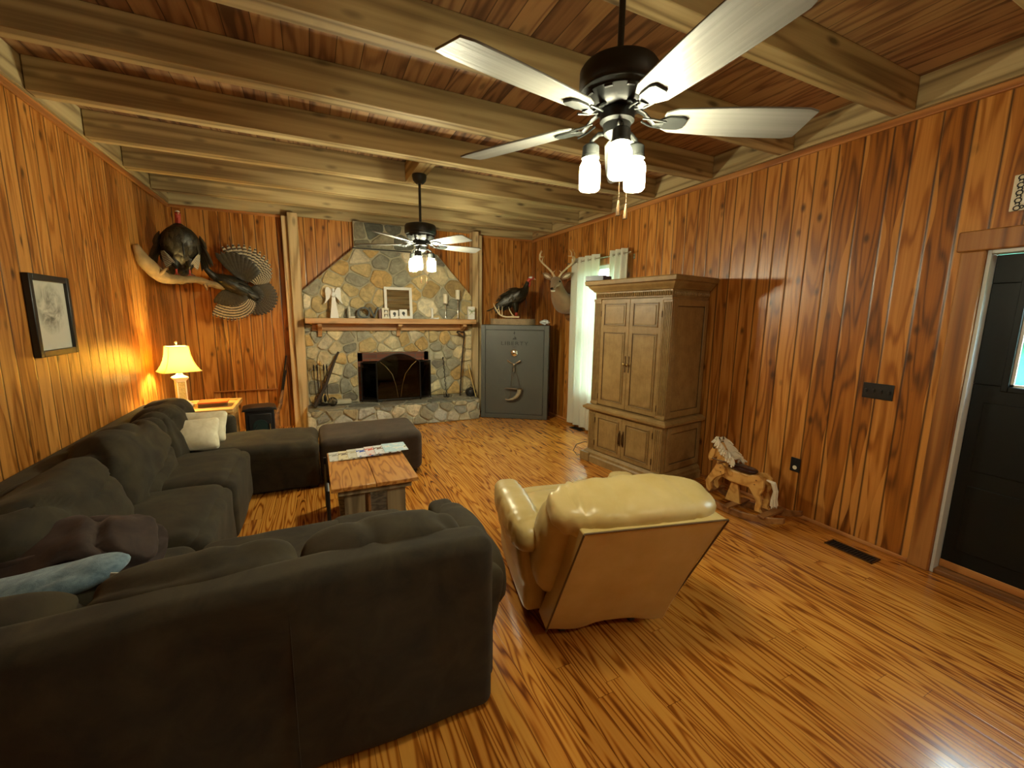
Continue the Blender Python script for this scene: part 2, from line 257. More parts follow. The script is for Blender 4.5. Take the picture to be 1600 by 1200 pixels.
# ---------------------------------------------------------------- mesh helpers
def rotm(rx=0,ry=0,rz=0): return Euler((rx,ry,rz)).to_matrix()
class MB:
    def __init__(s): s.v=[]; s.f=[]; s.uv=[]; s.c=[]; s.m=[]; s.mi=0; s.col=(1,1,1)
    def add(s,vs,fs,uv=None):
        k=len(s.v); s.v+= [Vector(v) for v in vs]; s.f+=[tuple(i+k for i in f) for f in fs]; s.m+=[s.mi]*len(fs)
        s.uv+= uv if uv else [(0,0)]*len(vs); s.c+=[s.col]*len(vs); return s
    def box(s,c,d,R=None):
        c=Vector(c); R=R or Matrix.Identity(3)
        vs=[c+R@Vector((x*d[0]/2,y*d[1]/2,z*d[2]/2)) for x in(-1,1) for y in(-1,1) for z in(-1,1)]
        return s.add(vs,[(0,1,3,2),(4,6,7,5),(0,4,5,1),(2,3,7,6),(0,2,6,4),(1,5,7,3)])
    def bb(s,a,b): return s.box([(a[i]+b[i])/2 for i in range(3)],[abs(b[i]-a[i]) for i in range(3)])
    def tube(s,pts,rad,seg=10,cap=True,flat=1.,up=None):
        pts=[Vector(p) for p in pts]; n=len(pts)
        if isinstance(rad,(int,float)): rad=[rad]*n
        vs=[]; fs=[]; prev=None
        for i,p in enumerate(pts):
            t=(pts[min(i+1,n-1)]-pts[max(i-1,0)]).normalized()
            if prev is None:
                a=Vector(up) if up else (Vector((0,0,1)) if abs(t.z)<.9 else Vector((1,0,0)))
                x=t.cross(a).normalized()
            else: x=(prev-t*prev.dot(t)).normalized()
            prev=x; y=t.cross(x)
            r=rad[i]; rx,ry=(r if isinstance(r,tuple) else (r,r*flat))
            vs+=[p+x*(rx*math.cos(2*PI*k/seg))+y*(ry*math.sin(2*PI*k/seg)) for k in range(seg)]
        for i in range(n-1):
            for k in range(seg):
                a=i*seg+k; b=i*seg+(k+1)%seg; fs.append((a,b,b+seg,a+seg))
        if cap: fs.append(tuple(range(seg-1,-1,-1))); fs.append(tuple(range((n-1)*seg,n*seg)))
        uv=[(k/seg,i/max(1,n-1)) for i in range(n) for k in range(seg)]
        return s.add(vs,fs,uv)
    def cyl(s,a,b,r,r2=None,seg=20): return s.tube([a,b],[r,r if r2 is None else r2],seg)
    def lathe(s,prof,c=(0,0,0),seg=28,R=None,sq=False):
        c=Vector(c); vs=[]; fs=[]; n=len(prof)
        for r,z in prof:
            for k in range(seg):
                a=2*PI*k/seg
                if sq:
                    a+=PI/4 if seg==4 else 0; q=Vector((math.cos(a),math.sin(a)))*math.sqrt(2) if seg==4 else Vector((math.cos(a),math.sin(a)))
                    p=Vector((q.x*r,q.y*r,z))
                else: p=Vector((r*math.cos(a),r*math.sin(a),z))
                vs.append(c+(R@p if R else p))
        for i in range(n-1):
            for k in range(seg):
                a=i*seg+k; b=i*seg+(k+1)%seg; fs.append((a,b,b+seg,a+seg))
        if prof[0][0]>1e-4: fs.append(tuple(range(seg-1,-1,-1)))
        if prof[-1][0]>1e-4: fs.append(tuple(range((n-1)*seg,n*seg)))
        return s.add(vs,fs)
    def ball(s,c,r,R=None,seg=16,k=2.):
        if isinstance(r,(int,float)): r=(r,r,r)
        c=Vector(c); vs=[];fs=[]; n=seg//2
        def sp(x): return math.copysign(abs(x)**(2/k),x)
        for i in range(n+1):
            th=-PI/2+PI*i/n
            for j in range(seg):
                a=2*PI*j/seg; p=Vector((sp(math.cos(th))*sp(math.cos(a))*r[0],sp(math.cos(th))*sp(math.sin(a))*r[1],sp(math.sin(th))*r[2]))
                vs.append(c+(R@p if R else p))
        for i in range(n):
            for j in range(seg):
                a=i*seg+j;b=i*seg+(j+1)%seg; fs.append((a,b,b+seg,a+seg))
        return s.add(vs,fs)
    def prism(s,pts,t0,t1,plane='xz'):
        def P(p,t): return {'xz':(p[0],t,p[1]),'xy':(p[0],p[1],t),'yz':(t,p[0],p[1])}[plane]
        n=len(pts); vs=[P(p,t0) for p in pts]+[P(p,t1) for p in pts]
        fs=[tuple(range(n)),tuple(range(2*n-1,n-1,-1))]+[(i,i+n,(i+1)%n+n,(i+1)%n) for i in range(n)]
        return s.add(vs,fs)
    def puff(s,c,d,k=5.,n=10,r=None,R=None,wr=0.,ws=6.,seed=0,fn=None,wv=(1,1,1)):
        # rounded cushion: k-norm rounded box of full size d, optional wrinkles
        c=Vector(c); idx={}; vs=[]; fs=[]; d=Vector(d)/2; 
        mx=max(d); nn=[max(4,int(round(n*max(.35,q/mx)))) for q in d]
        crd=None
        if r:
            crd=[]
            for a in range(3):
                h=d[a]; rr=min(r,h); m_=max(2,nn[a]-4); core=[-(h-rr)+2*(h-rr)*q/m_ for q in range(m_+1)]
                arc=[rr*t for t in (.25,.5,.75,1.)]; crd.append([-(h-rr)-x for x in reversed(arc)]+core+[(h-rr)+x for x in arc]); nn[a]=len(crd[a])-1
        def vid(i,j,l):
            key=(i,j,l)
            if key not in idx:
                if r:
                    q=Vector((crd[0][i],crd[1][j],crd[2][l])); co=Vector([max(-(d[a]-min(r,d[a])),min(d[a]-min(r,d[a]),q[a])) for a in range(3)]); e=q-co
                    if e.length>1e-7:
                        e=Vector([math.sin(max(-1,min(1,e[a]/min(r,d[a])))*PI/4) /.70711 *min(r,d[a]) for a in range(3)])
                        mxe=max(abs(t) for t in e); e=e*(mxe/e.length) if e.length>0 else e
                        q=co+e
                    p=Vector((q.x/d.x,q.y/d.y,q.z/d.z))
                else:
                    p=Vector((2*i/nn[0]-1,2*j/nn[1]-1,2*l/nn[2]-1)); m=(abs(p.x)**k+abs(p.y)**k+abs(p.z)**k)**(1/k); q=p/m
                    q=Vector((q.x*d.x,q.y*d.y,q.z*d.z))
                if wr:
                    w_=q+Vector((seed*7.3,seed*3.1,seed)); w_=Vector((w_.x*wv[0],w_.y*wv[1],w_.z*wv[2]))
                    h=noise.fractal(w_*ws,1.,2.,3)
                    h-= 1.3*max(0,1-abs(noise.noise(w_*ws*.8+Vector((5,5,5))))*7)
                    nrm=Vector((p.x**3,p.y**3,p.z**3)).normalized(); q=q+nrm*h*wr
                if fn: q=Vector(fn(q))
                idx[key]=len(vs); vs.append(c+(R@q if R else q))
            return idx[key]
        for ax in range(3):
            o=[a for a in range(3) if a!=ax]
            for side in (0,nn[ax]):
                for a in range(nn[o[0]]):
                    for b in range(nn[o[1]]):
                        q=[]
                        for da,db in ((0,0),(1,0),(1,1),(0,1)):
                            t=[0,0,0]; t[ax]=side; t[o[0]]=a+da; t[o[1]]=b+db; q.append(vid(*t))
                        if (side==0)!=(ax==1): q.reverse()
                        fs.append(tuple(q))
        return s.add(vs,fs)
    def feather(s,base,dirv,L,wd,nrm,curve=.04,n=7,tip=1.):
        base=Vector(base); t=Vector(dirv).normalized(); nr=Vector(nrm).normalized(); sd=t.cross(nr).normalized()
        vs=[];uv=[];fs=[]
        for i in range(n+1):
            u=i/n; w_=wd*(.35+.65*min(1,u*2.2))*(1 if u<.8 else math.sqrt(max(0,1-((u-.8)/.2*.96)**2)))
            p=base+t*L*u+nr*(curve*math.sin(u*PI)*L)
            vs+=[p-sd*w_/2,p+nr*wd*.10,p+sd*w_/2,p-nr*.0015]; uv+=[(0,u),(.5,u),(1,u),(.5,u)]
        for i in range(n):
            a=i*4
            for k in range(4): fs.append((a+k,a+(k+1)%4,a+(k+1)%4+4,a+k+4))
        fs+=[(3,2,1,0),(n*4,n*4+1,n*4+2,n*4+3)]
        return s.add(vs,fs,uv)
    def build(s,name,mat,parent=None,org=None,bevel=0,sub=0,smooth=True,seg=2,uv=False,col=False,ang=40):
        me=bpy.data.meshes.new(name)
        if org is not None: s.v=[v-Vector(org) for v in s.v]
        me.from_pydata(s.v,[],s.f)
        mats=mat if isinstance(mat,(list,tuple)) else [mat]
        for m in mats: me.materials.append(MT[m] if isinstance(m,str) else m)
        for p,i in zip(me.polygons,s.m): p.material_index=i
        if uv:
            l=me.uv_layers.new(name='uv')
            for lp in me.loops: l.data[lp.index].uv=s.uv[lp.vertex_index]
        if col:
            a=me.color_attributes.new('col','FLOAT_COLOR','POINT')
            for i,c in enumerate(s.c): a.data[i].color=(*c,1)
        bm=bmesh.new(); bm.from_mesh(me); bmesh.ops.recalc_face_normals(bm,faces=bm.faces); bm.to_mesh(me); bm.free()
        if smooth:
            for p in me.polygons: p.use_smooth=True
            try: me.set_sharp_from_angle(angle=math.radians(ang))
            except Exception: pass
        o=bpy.data.objects.new(name,me); COL.objects.link(o); o.parent=parent
        if bevel:
            md=o.modifiers.new('bevel','BEVEL'); md.width=bevel; md.segments=seg; md.limit_method='ANGLE'; md.angle_limit=math.radians(35); md.harden_normals=False
        if sub: md=o.modifiers.new('sub','SUBSURF'); md.levels=sub; md.render_levels=sub
        return o
def tag(o,label,cat,group=None,kind=None):
    o['label']=label; o['category']=cat
    if group: o['group']=group
    if kind: o['kind']=kind
    return o
def thing(name,label,cat,loc=(0,0,0),rotz=0,group=None):
    o=bpy.data.objects.new(name,None); COL.objects.link(o); o.location=loc; o.rotation_euler=(0,0,rotz); o.empty_display_size=.1
    return tag(o,label,cat,group)
def struct(o): o['kind']='structure'; return o
def one(mb,name,mat,label,cat,loc=(0,0,0),rotz=0,group=None,**k):
    o=mb.build(name,mat,**k); o.location=k.get('org') or loc; o.rotation_euler=(0,0,rotz); return tag(o,label,cat,group)
def text_mesh(body,size,depth,spacing=1.):
    c=bpy.data.curves.new('t','FONT'); c.body=body; c.size=size; c.extrude=depth/2; c.align_x='CENTER'; c.align_y='BOTTOM_BASELINE'; c.space_character=spacing
    o=bpy.data.objects.new('t',c); COL.objects.link(o)
    dg=bpy.context.evaluated_depsgraph_get(); me=bpy.data.meshes.new_from_object(o.evaluated_get(dg)); bpy.data.objects.remove(o); return me
def text_obj(name,body,size,depth,mat,parent,loc,rot,spacing=1.,sx=1.):
    me=text_mesh(body,size,depth,spacing); me.materials.clear(); me.materials.append(MT[mat])
    o=bpy.data.objects.new(name,me); COL.objects.link(o); o.parent=parent; o.location=loc; o.rotation_euler=rot; o.scale=(sx,1,1); return o
def clone(o,parent=None):
    c=o.copy(); COL.objects.link(c); c.parent=parent
    for ch in [x for x in bpy.data.objects if x.parent==o]: clone(ch,c)
    return c
# ================================================================ ROOM
TH=.12
struct(MB().bb((XL-TH,YR-TH,-.1),(XR+TH,YB+TH,0)).build('floor','floor'))
struct(MB().bb((XL-TH,YR-TH,ZC),(XR+TH,YB+TH,ZC+.1)).build('ceiling','ceil'))
def wall_with_holes(name,mat,axis,t0,t1,a0,a1,z0,z1,holes):
    # axis 'y': wall runs along y, thickness t0..t1 in x. holes: (a0,a1,z0,z1)
    m=MB()
    def B(p,q,r,s_):
        if q-p<1e-4 or s_-r<1e-4: return
        m.bb((t0,p,r),(t1,q,s_)) if axis=='y' else m.bb((p,t0,r),(q,t1,s_))
    cur=a0
    for h in sorted(holes):
        B(cur,h[0],z0,z1); B(h[0],h[1],z0,h[2]); B(h[0],h[1],h[3],z1); cur=h[1]
    B(cur,a1,z0,z1)
    return struct(m.build(name,mat))
WIN=(4.45,5.3,.55,2.36); DOOR=(.24,1.14,0.0,2.07)
wall_with_holes('wall_right','wallYZ','y',XR,XR+TH,YR,YB+TH,0,ZC,[WIN,DOOR])
struct(MB().bb((XL-TH,YR,0),(XL,YB+TH,ZC)).build('wall_left','wallYZ'))
# back wall with the low recess beside the stove
wall_with_holes('wall_back','wallXZ','x',YB,YB+TH,XL,XR,0,ZC,[(-1.27,-.52,0,.56),(.6,1.69,.3,1.07)])
m=MB().bb((-1.3,YB+.05,0),(-.49,YB+.11,.6)); struct(m.build('wall_back_recess','wallXZ'))
struct(MB().bb((-1.27,YB-.012,.56),(-.50,YB+.05,.575)).build('trim_20','trimx',bevel=.003))
RW=(1.3,2.5,.95,2.1)
wall_with_holes('wall_rear','wallXZ','x',YR-TH,YR,XL,XR,0,ZC,[])
# plates along the tops of the side walls, trims, baseboards
k=1
def trim(a,b,mat,bev=.004):
    global k
    o=struct(MB().bb(a,b).build('trim_%d'%k,mat,bevel=bev)); k+=1; return o
trim((XR-.035,YR,3.0),(XR,YB,ZC),'beamy'); trim((XL,YR,3.0),(XL+.035,YB,ZC),'beamy')
trim((XR-.022,YR,2.945),(XR,YB,2.998),'trimy',.008); trim((XL,YR,2.945),(XL+.022,YB,2.998),'trimy',.008)
trim((XL+.022,YB-.03,2.99),(XR-.022,YB,ZC),'beam'); trim((XL+.022,YB-.02,2.955),(-.31,YB,2.99),'trimx',.006); trim((2.62,YB-.02,2.955),(XR-.022,YB,2.99),'trimx',.006)
for nm,a,b,mt in (('baseboard_right',(XR-.018,1.25,0),(XR,YB,.028),'trimy'),('baseboard_left',(XL,YR,0),(XL+.015,YB,.05),'trimy'),('baseboard_back',(2.62,YB-.015,0),(XR-.02,YB,.05),'trimx'),('baseboard_rear',(XL+.02,YR,0),(XR,YR+.015,.05),'trimx')):
    struct(MB().bb(a,b).build(nm,mt,bevel=.005))
# corner moulding
trim((XR-.022,YB-.022,.05),(XR,YB,2.94),'trimz'); 
# beams
BY=[6.18,5.42,4.66,3.89,3.12,2.35,1.58,.81,.04,-.73,-1.50]
nth=['nearest the stone fireplace','second from the stone fireplace','third from the stone fireplace','fourth from the stone fireplace','fifth from the stone fireplace','sixth from the stone fireplace','just beyond the near ceiling fan','crossing above and just before the near ceiling fan','directly above the camera','behind the camera','farthest back behind the camera']
for i,y in enumerate(BY):
    mb=MB(); 
    n=14; 
    mb.box(((XL+XR)/2,0,0),(XR-XL-.08,.125,.2))
    o=mb.build('ceiling_beam','beam',bevel=.006); 
    for v in o.data.vertices: v.co.x-=(XL+XR)/2; v.co.x+=0; v.co.y+=0
    o.location=((XL+XR)/2,y+.062,3.1); 
    o.data.transform(Matrix.Translation((0,0,0)))
    tag(o,'rough sawn ceiling beam '+nth[i],'beam','ceiling beams')
# blocks that carry the fans
for j,(x,y0,y1) in enumerate(((.93,.935,1.58),(1.03,4.015,4.66))):
    struct(MB().bb((x-.075,y0,3.0),(x+.075,y1,3.19)).build('trim_%d'%(30+j),'beamy',bevel=.004))
# posts either side of the fireplace
for nm,x0,x1,xa,xb,lab in (('l',-.225,-.10,-.30,-.225,'tall pale rough-sawn post left of the stone fireplace'),('r',2.435,2.535,2.535,2.62,'tall pale rough-sawn post right of the stone fireplace')):
    t=thing('post',lab,'post',((x0+x1)/2,6.8,0),0)
    o=t.location
    MB().bb((x0,6.70,0),(x1,YB-.03,3.0)).build('post_timber','beamv',t,org=o,bevel=.005)
    MB().bb((xa,6.76,0),(xb,YB-.03,2.96)).build('side_board','beamv',t,org=o,bevel=.004)
# ---- door on the right wall
fx0,fx1=XR-.025,XR
d=struct(MB().bb((XR-.028,DOOR[1]-.0,0),(XR,DOOR[1]+.11,2.07)).bb((XR-.028,DOOR[0]-.11,0),(XR,DOOR[0],2.07)).bb((XR-.034,DOOR[0]-.13,2.07),(XR,DOOR[1]+.13,2.19)).build('door_frame','trimz',bevel=.008))
d.name='trim_40'
j=MB().bb((XR+.0,DOOR[1]-.018,0),(XR+TH,DOOR[1]-.0005,2.069)).bb((XR,DOOR[0]+.0005,0),(XR+TH,DOOR[0]+.018,2.069)).bb((XR,DOOR[0]+.018,2.05),(XR+TH,DOOR[1]-.018,2.069))
struct(j.build('trim_41','whitejamb',bevel=.002))
struct(MB().bb((XR+.0,DOOR[0]+.018,.0),(XR+TH,DOOR[1]-.018,.03)).build('trim_42','toydark',bevel=.003))
dx=XR+.075
door=MB(); y0,y1=DOOR[0]+.02,DOOR[1]-.02; gy0,gy1,gz0,gz1=.40,.97,1.27,1.88
door.bb((dx,y0,.032),(dx+.04,y1,gz0)).bb((dx,y0,gz1),(dx+.04,y1,2.045)).bb((dx,y0,gz0),(dx+.04,gy0,gz1)).bb((dx,gy1,gz0),(dx+.04,y1,gz1))
D=door.build('door_1','doorblack',bevel=.003); struct(D)
m=MB()
for a,b in (((dx-.012,gy0-.03,gz0-.03),(dx+.001,gy0,gz1+.03)),((dx-.012,gy1,gz0-.03),(dx+.001,gy1+.03,gz1+.03)),((dx-.012,gy0,gz0-.03),(dx+.001,gy1,gz0)),((dx-.012,gy0,gz1),(dx+.001,gy1,gz1+.03))): m.bb(a,b)
m.build('glazing_frame','doorblack',D,bevel=.003)
m=MB()
for a,b in (((dx+.015,gy0-.002,gz0),(dx+.028,gy0+.014,gz1)),((dx+.015,gy1-.014,gz0),(dx+.028,gy1+.002,gz1)),((dx+.015,gy0,gz0),(dx+.028,gy1,gz0+.014)),((dx+.015,gy0,gz1-.014),(dx+.028,gy1,gz1))): m.bb(a,b)
m.build('glazing_bead','white',D)
MB().bb((dx+.018,gy0,gz0),(dx+.024,gy1,gz1)).build('glass_pane','glass',D)
for z0,z1 in ((.18,.62),(.72,1.16)):
    for yy in ((.30,.66),(.74,1.06)):
        MB().bb((dx-.006,yy[0],z0),(dx+.001,yy[1],z1)).build('raised_panel','doorblack',D,bevel=.005)
MB().bb((dx-.008,y0,.035),(dx+.001,y1,.085)).build('door_sweep','brass' if 0 else 'trimy',D,bevel=.002)
MB().ball((dx-.055,.31,.98),.028).cyl((dx-.05,.31,.98),(dx,.31,.98),.011).build('door_knob','pewter',D)
# ---- window behind the curtains
wy0,wy1,wz0,wz1=WIN
wf=MB()
for a,b in (((XR+.03,wy0,wz0),(XR+.09,wy0+.05,wz1)),((XR+.03,wy1-.05,wz0),(XR+.09,wy1,wz1)),((XR+.03,wy0,wz0),(XR+.09,wy1,wz0+.06)),((XR+.03,wy0,wz1-.05),(XR+.09,wy1,wz1)),((XR+.04,wy0,(wz0+wz1)/2-.025),(XR+.08,wy1,(wz0+wz1)/2+.025))): wf.bb(a,b)
W1=struct(wf.build('window_1','white',bevel=.003))
MB().bb((XR+.055,wy0+.05,wz0+.06),(XR+.06,wy1-.05,wz1-.05)).build('window_pane','glass',W1)
m=MB()
for a,b in (((XR-.02,wy0-.08,wz0-.08),(XR,wy0,wz1+.08)),((XR-.02,wy1,wz0-.08),(XR,wy1+.08,wz1+.08)),((XR-.02,wy0,wz1),(XR,wy1,wz1+.08)),((XR-.03,wy0,wz0-.08),(XR,wy1,wz0))): m.bb(a,b)
m.build('window_casing','trimz',W1,bevel=.004)
# yard outside
g=MB().bb((-30,-30,-.6),(40,40,-.5)).build('yard_ground',simple('lawn',(.10,.22,.08),.95,var=.4,vscale=3)); struct(g)
hm=MB()
hr_=random.Random(2)
for i in range(70): hm.ball((9.5+hr_.uniform(-1,1),hr_.uniform(-7,10),hr_.uniform(-.3,2.3)),(hr_.uniform(.5,.9),)*3,seg=10)
one(hm,'hedge',simple('garden_foliage',(.05,.20,.14),.9,var=.7,vscale=5,bmp=1.,bscale=9),'blurred green garden hedge seen through the door glass','hedge',org=(9.5,1.5,-.5))

# ================================================================ STONE FIREPLACE
def clip(poly,a,b,c):   # keep a*x+b*y<=c
    out=[]
    for i in range(len(poly)):
        p,q=poly[i],poly[(i+1)%len(poly)]; dp=a*p[0]+b*p[1]-c; dq=a*q[0]+b*q[1]-c
        if dp<=0: out.append(p)
        if dp*dq<0:
            t=dp/(dp-dq); out.append((p[0]+(q[0]-p[0])*t,p[1]+(q[1]-p[1])*t))
    return out
def inset(poly,d):
    # convex CCW polygon inset
    n=len(poly); out=list(poly)
    for i in range(n):
        p,q=poly[i],poly[(i+1)%n]; ex,ey=q[0]-p[0],q[1]-p[1]; L=math.hypot(ex,ey)
        if L<1e-6: continue
        nx,ny=ey/L,-ex/L   # outward for CCW
        out=clip(out,nx,ny,nx*p[0]+ny*p[1]-d)
        if len(out)<3: return []
    return out
def chaikin(poly,it=2):
    for _ in range(it):
        o=[]
        for i in range(len(poly)):
            p,q=poly[i],poly[(i+1)%len(poly)]
            o+=[(p[0]*.86+q[0]*.14,p[1]*.86+q[1]*.14),(p[0]*.14+q[0]*.86,p[1]*.14+q[1]*.86)]
        poly=o
    return poly
STC=[((.60,.47,.23),4),((.70,.60,.36),4),((.44,.31,.13),2),((.33,.32,.24),2),((.42,.40,.29),2),((.60,.41,.16),3),((.22,.20,.15),1),((.76,.67,.46),2)]
pool=[c for c,n in STC for _ in range(n)]
def stones(mb,regions,sp,rng,to3,depth=.03,flat=.008):
    # regions: convex CCW polygons in (u,v); to3(u,v,h)->xyz
    allp=[p for r in regions for p in r]; x0,x1=min(p[0] for p in allp)-sp,max(p[0] for p in allp)+sp; y0,y1=min(p[1] for p in allp)-sp,max(p[1] for p in allp)+sp
    seeds=[]
    for _ in range(6000):
        s_=sp*rng.uniform(.62,1.15); p=(rng.uniform(x0,x1),rng.uniform(y0,y1))
        if all(math.hypot((p[0]-q[0])*.85,(p[1]-q[1])*1.15)>max(s_,q[2]) *.92 for q in seeds): seeds.append((p[0],p[1],s_))
    for si,s in enumerate(seeds):
        cell=[(s[0]-sp*2,s[1]-sp*2),(s[0]+sp*2,s[1]-sp*2),(s[0]+sp*2,s[1]+sp*2),(s[0]-sp*2,s[1]+sp*2)]
        for t in seeds:
            if t is s or math.hypot(t[0]-s[0],t[1]-s[1])>sp*4: continue
            a,b=t[0]-s[0],t[1]-s[1]; cell=clip(cell,a,b,(t[0]**2-s[0]**2+t[1]**2-s[1]**2)/2)
            if len(cell)<3: break
        base=rng.choice(pool); j=rng.uniform(.8,1.15); col=tuple(c*j for c in base); hh=depth*rng.uniform(.6,1.2)
        for r in regions:
            q=cell
            for i in range(len(r)):
                p0,p1=r[i],r[(i+1)%len(r)]; nx,ny=p1[1]-p0[1],-(p1[0]-p0[0]); q=clip(q,nx,ny,nx*p0[0]+ny*p0[1])
                if len(q)<3: break
            if len(q)<3: continue
            a=abs(sum(q[i][0]*q[(i+1)%len(q)][1]-q[(i+1)%len(q)][0]*q[i][1] for i in range(len(q))))/2
            if a<.0012: continue
            q=inset(q,rng.uniform(.007,.012))
            if len(q)<3: continue
            q=chaikin(q,2)
            cx=sum(p[0] for p in q)/len(q); cy=sum(p[1] for p in q)/len(q)
            rings=[(1.,-.01),(1.,hh*.6),(.96,hh*.93),(.85,hh),(.45,hh)]
            vs=[]; 
            for f,h in rings:
                for p in q:
                    u,v=cx+(p[0]-cx)*f,cy+(p[1]-cy)*f
                    if f>.9: 
                        e=noise.noise(Vector((u*16,v*16,si)))*.011; u+=e; v+=e*.7
                    hz=h+(noise.noise(Vector((u*9,v*9,si*.7)))*flat if h>0 else 0)
                    vs.append(to3(u,v,hz))
            n=len(q); fs=[]
            for i in range(len(rings)-1):
                for k_ in range(n): fs.append((i*n+k_,i*n+(k_+1)%n,(i+1)*n+(k_+1)%n,(i+1)*n+k_))
            fs.append(tuple((len(rings)-1)*n+k_ for k_ in range(n)))
            mb.col=col; mb.add(vs,fs)
rng=random.Random(11)
FY=6.77
fp=thing('stone_fireplace','field stone fireplace with raised hearth and tapering chimney breast on the far wall','fireplace',(1.15,6.6,0))
ORG=(1.15,6.6,0)
fx0,fx1,fz0,fz1=.60,1.69,.30,1.07
L_,R_=-.10,2.435
# mortar body
m=MB()
m.bb((L_,FY,0),(fx0,YB-.031,1.97)); m.bb((fx1,FY,0),(R_,YB-.031,1.97)); m.bb((fx0,FY,fz1),(fx1,YB-.031,1.97)); 
m.prism([(L_,1.97),(R_,1.97),(1.86,2.60),(.60,2.60)],FY,YB-.031,'xz')
m.bb((.62,FY+.03,2.60),(1.70,YB-.031,2.99))
m.build('mortar_backing','mortar',fp,org=ORG)
sm=MB()
F=lambda u,v,h:(u,FY-h,v)
stones(sm,[[(L_,.34),(fx0,.34),(fx0,1.42),(L_,1.42)],[(fx1,.34),(R_,.34),(R_,1.42),(fx1,1.42)],[(fx0,fz1),(fx1,fz1),(fx1,1.42),(fx0,1.42)]],.19,rng,F)
stones(sm,[[(L_,1.42),(R_,1.42),(R_,1.97),(1.86,2.60),(.60,2.60),(L_,1.97)]],.235,rng,F)
sm.build('breast_stones','stone',fp,org=ORG,col=True,ang=55)
sm=MB(); pool2=pool; pool=[(.17,.17,.13),(.20,.21,.17),(.40,.36,.24),(.24,.22,.15)]
stones(sm,[[(.62,2.62),(1.70,2.62),(1.70,2.99),(.62,2.99)]],.24,rng,lambda u,v,h:(u,FY+.03-h,v),.025)
pool=pool2
sm.build('chimney_stones','stone',fp,org=ORG,col=True,ang=55)
MB().bb((.60,FY-.012,2.60),(1.72,FY+.03,2.615)).build('flashing','iron',fp,org=ORG)
# hearth
m=MB().bb((-.125,6.27,0),(2.385,FY-.001,.32)); m.build('hearth_core','mortar',fp,org=ORG)
sm=MB(); pool=[(.50,.42,.26),(.42,.33,.18),(.34,.30,.20),(.58,.50,.34),(.26,.25,.20),(.50,.47,.38)]
stones(sm,[[(-.125,.0),(2.385,.0),(2.385,.325),(-.125,.325)]],.18,rng,lambda u,v,h:(u,6.27-h,v),.03)
stones(sm,[[(6.27,.0),(FY,.0),(FY,.325),(6.27,.325)]],.18,rng,lambda u,v,h:(2.385+h,u,v),.02)
sm.build('hearth_face_stones','stone',fp,org=ORG,col=True,ang=55)
sm=MB(); pool=[(.17,.165,.13),(.22,.21,.16),(.27,.24,.17),(.20,.17,.12)]
stones(sm,[[(-.125,6.245),(2.40,6.245),(2.40,FY-.001),(-.125,FY-.001)]],.27,rng,lambda u,v,h:(u,v,.315+h),.022,.003)
pool=pool2
sm.build('hearth_top_stones','stone',fp,org=ORG,col=True,ang=55)
# firebox
m=MB().bb((fx0,FY+.001,fz0+.0),(fx0+.07,7.25,fz1)).bb((fx1-.07,FY+.001,fz0),(fx1,7.25,fz1)).bb((fx0,FY+.001,fz1-.13),(fx1,FY+.12,fz1))
m.build('brick_surround','brick',fp,org=ORG)
m=MB().bb((fx0+.07,7.2,fz0),(fx1-.07,7.27,fz1)).bb((fx0+.07,FY+.001,.29),(fx1-.07,7.2,.325)).bb((fx0+.07,FY+.12,fz1-.02),(fx1-.07,7.2,fz1)).bb((fx0+.0702,FY+.10,.33),(fx0+.09,7.2,fz1-.02)).bb((fx1-.09,FY+.10,.33),(fx1-.0702,7.2,fz1-.02))
m.build('firebox_lining','soot',fp,org=ORG)
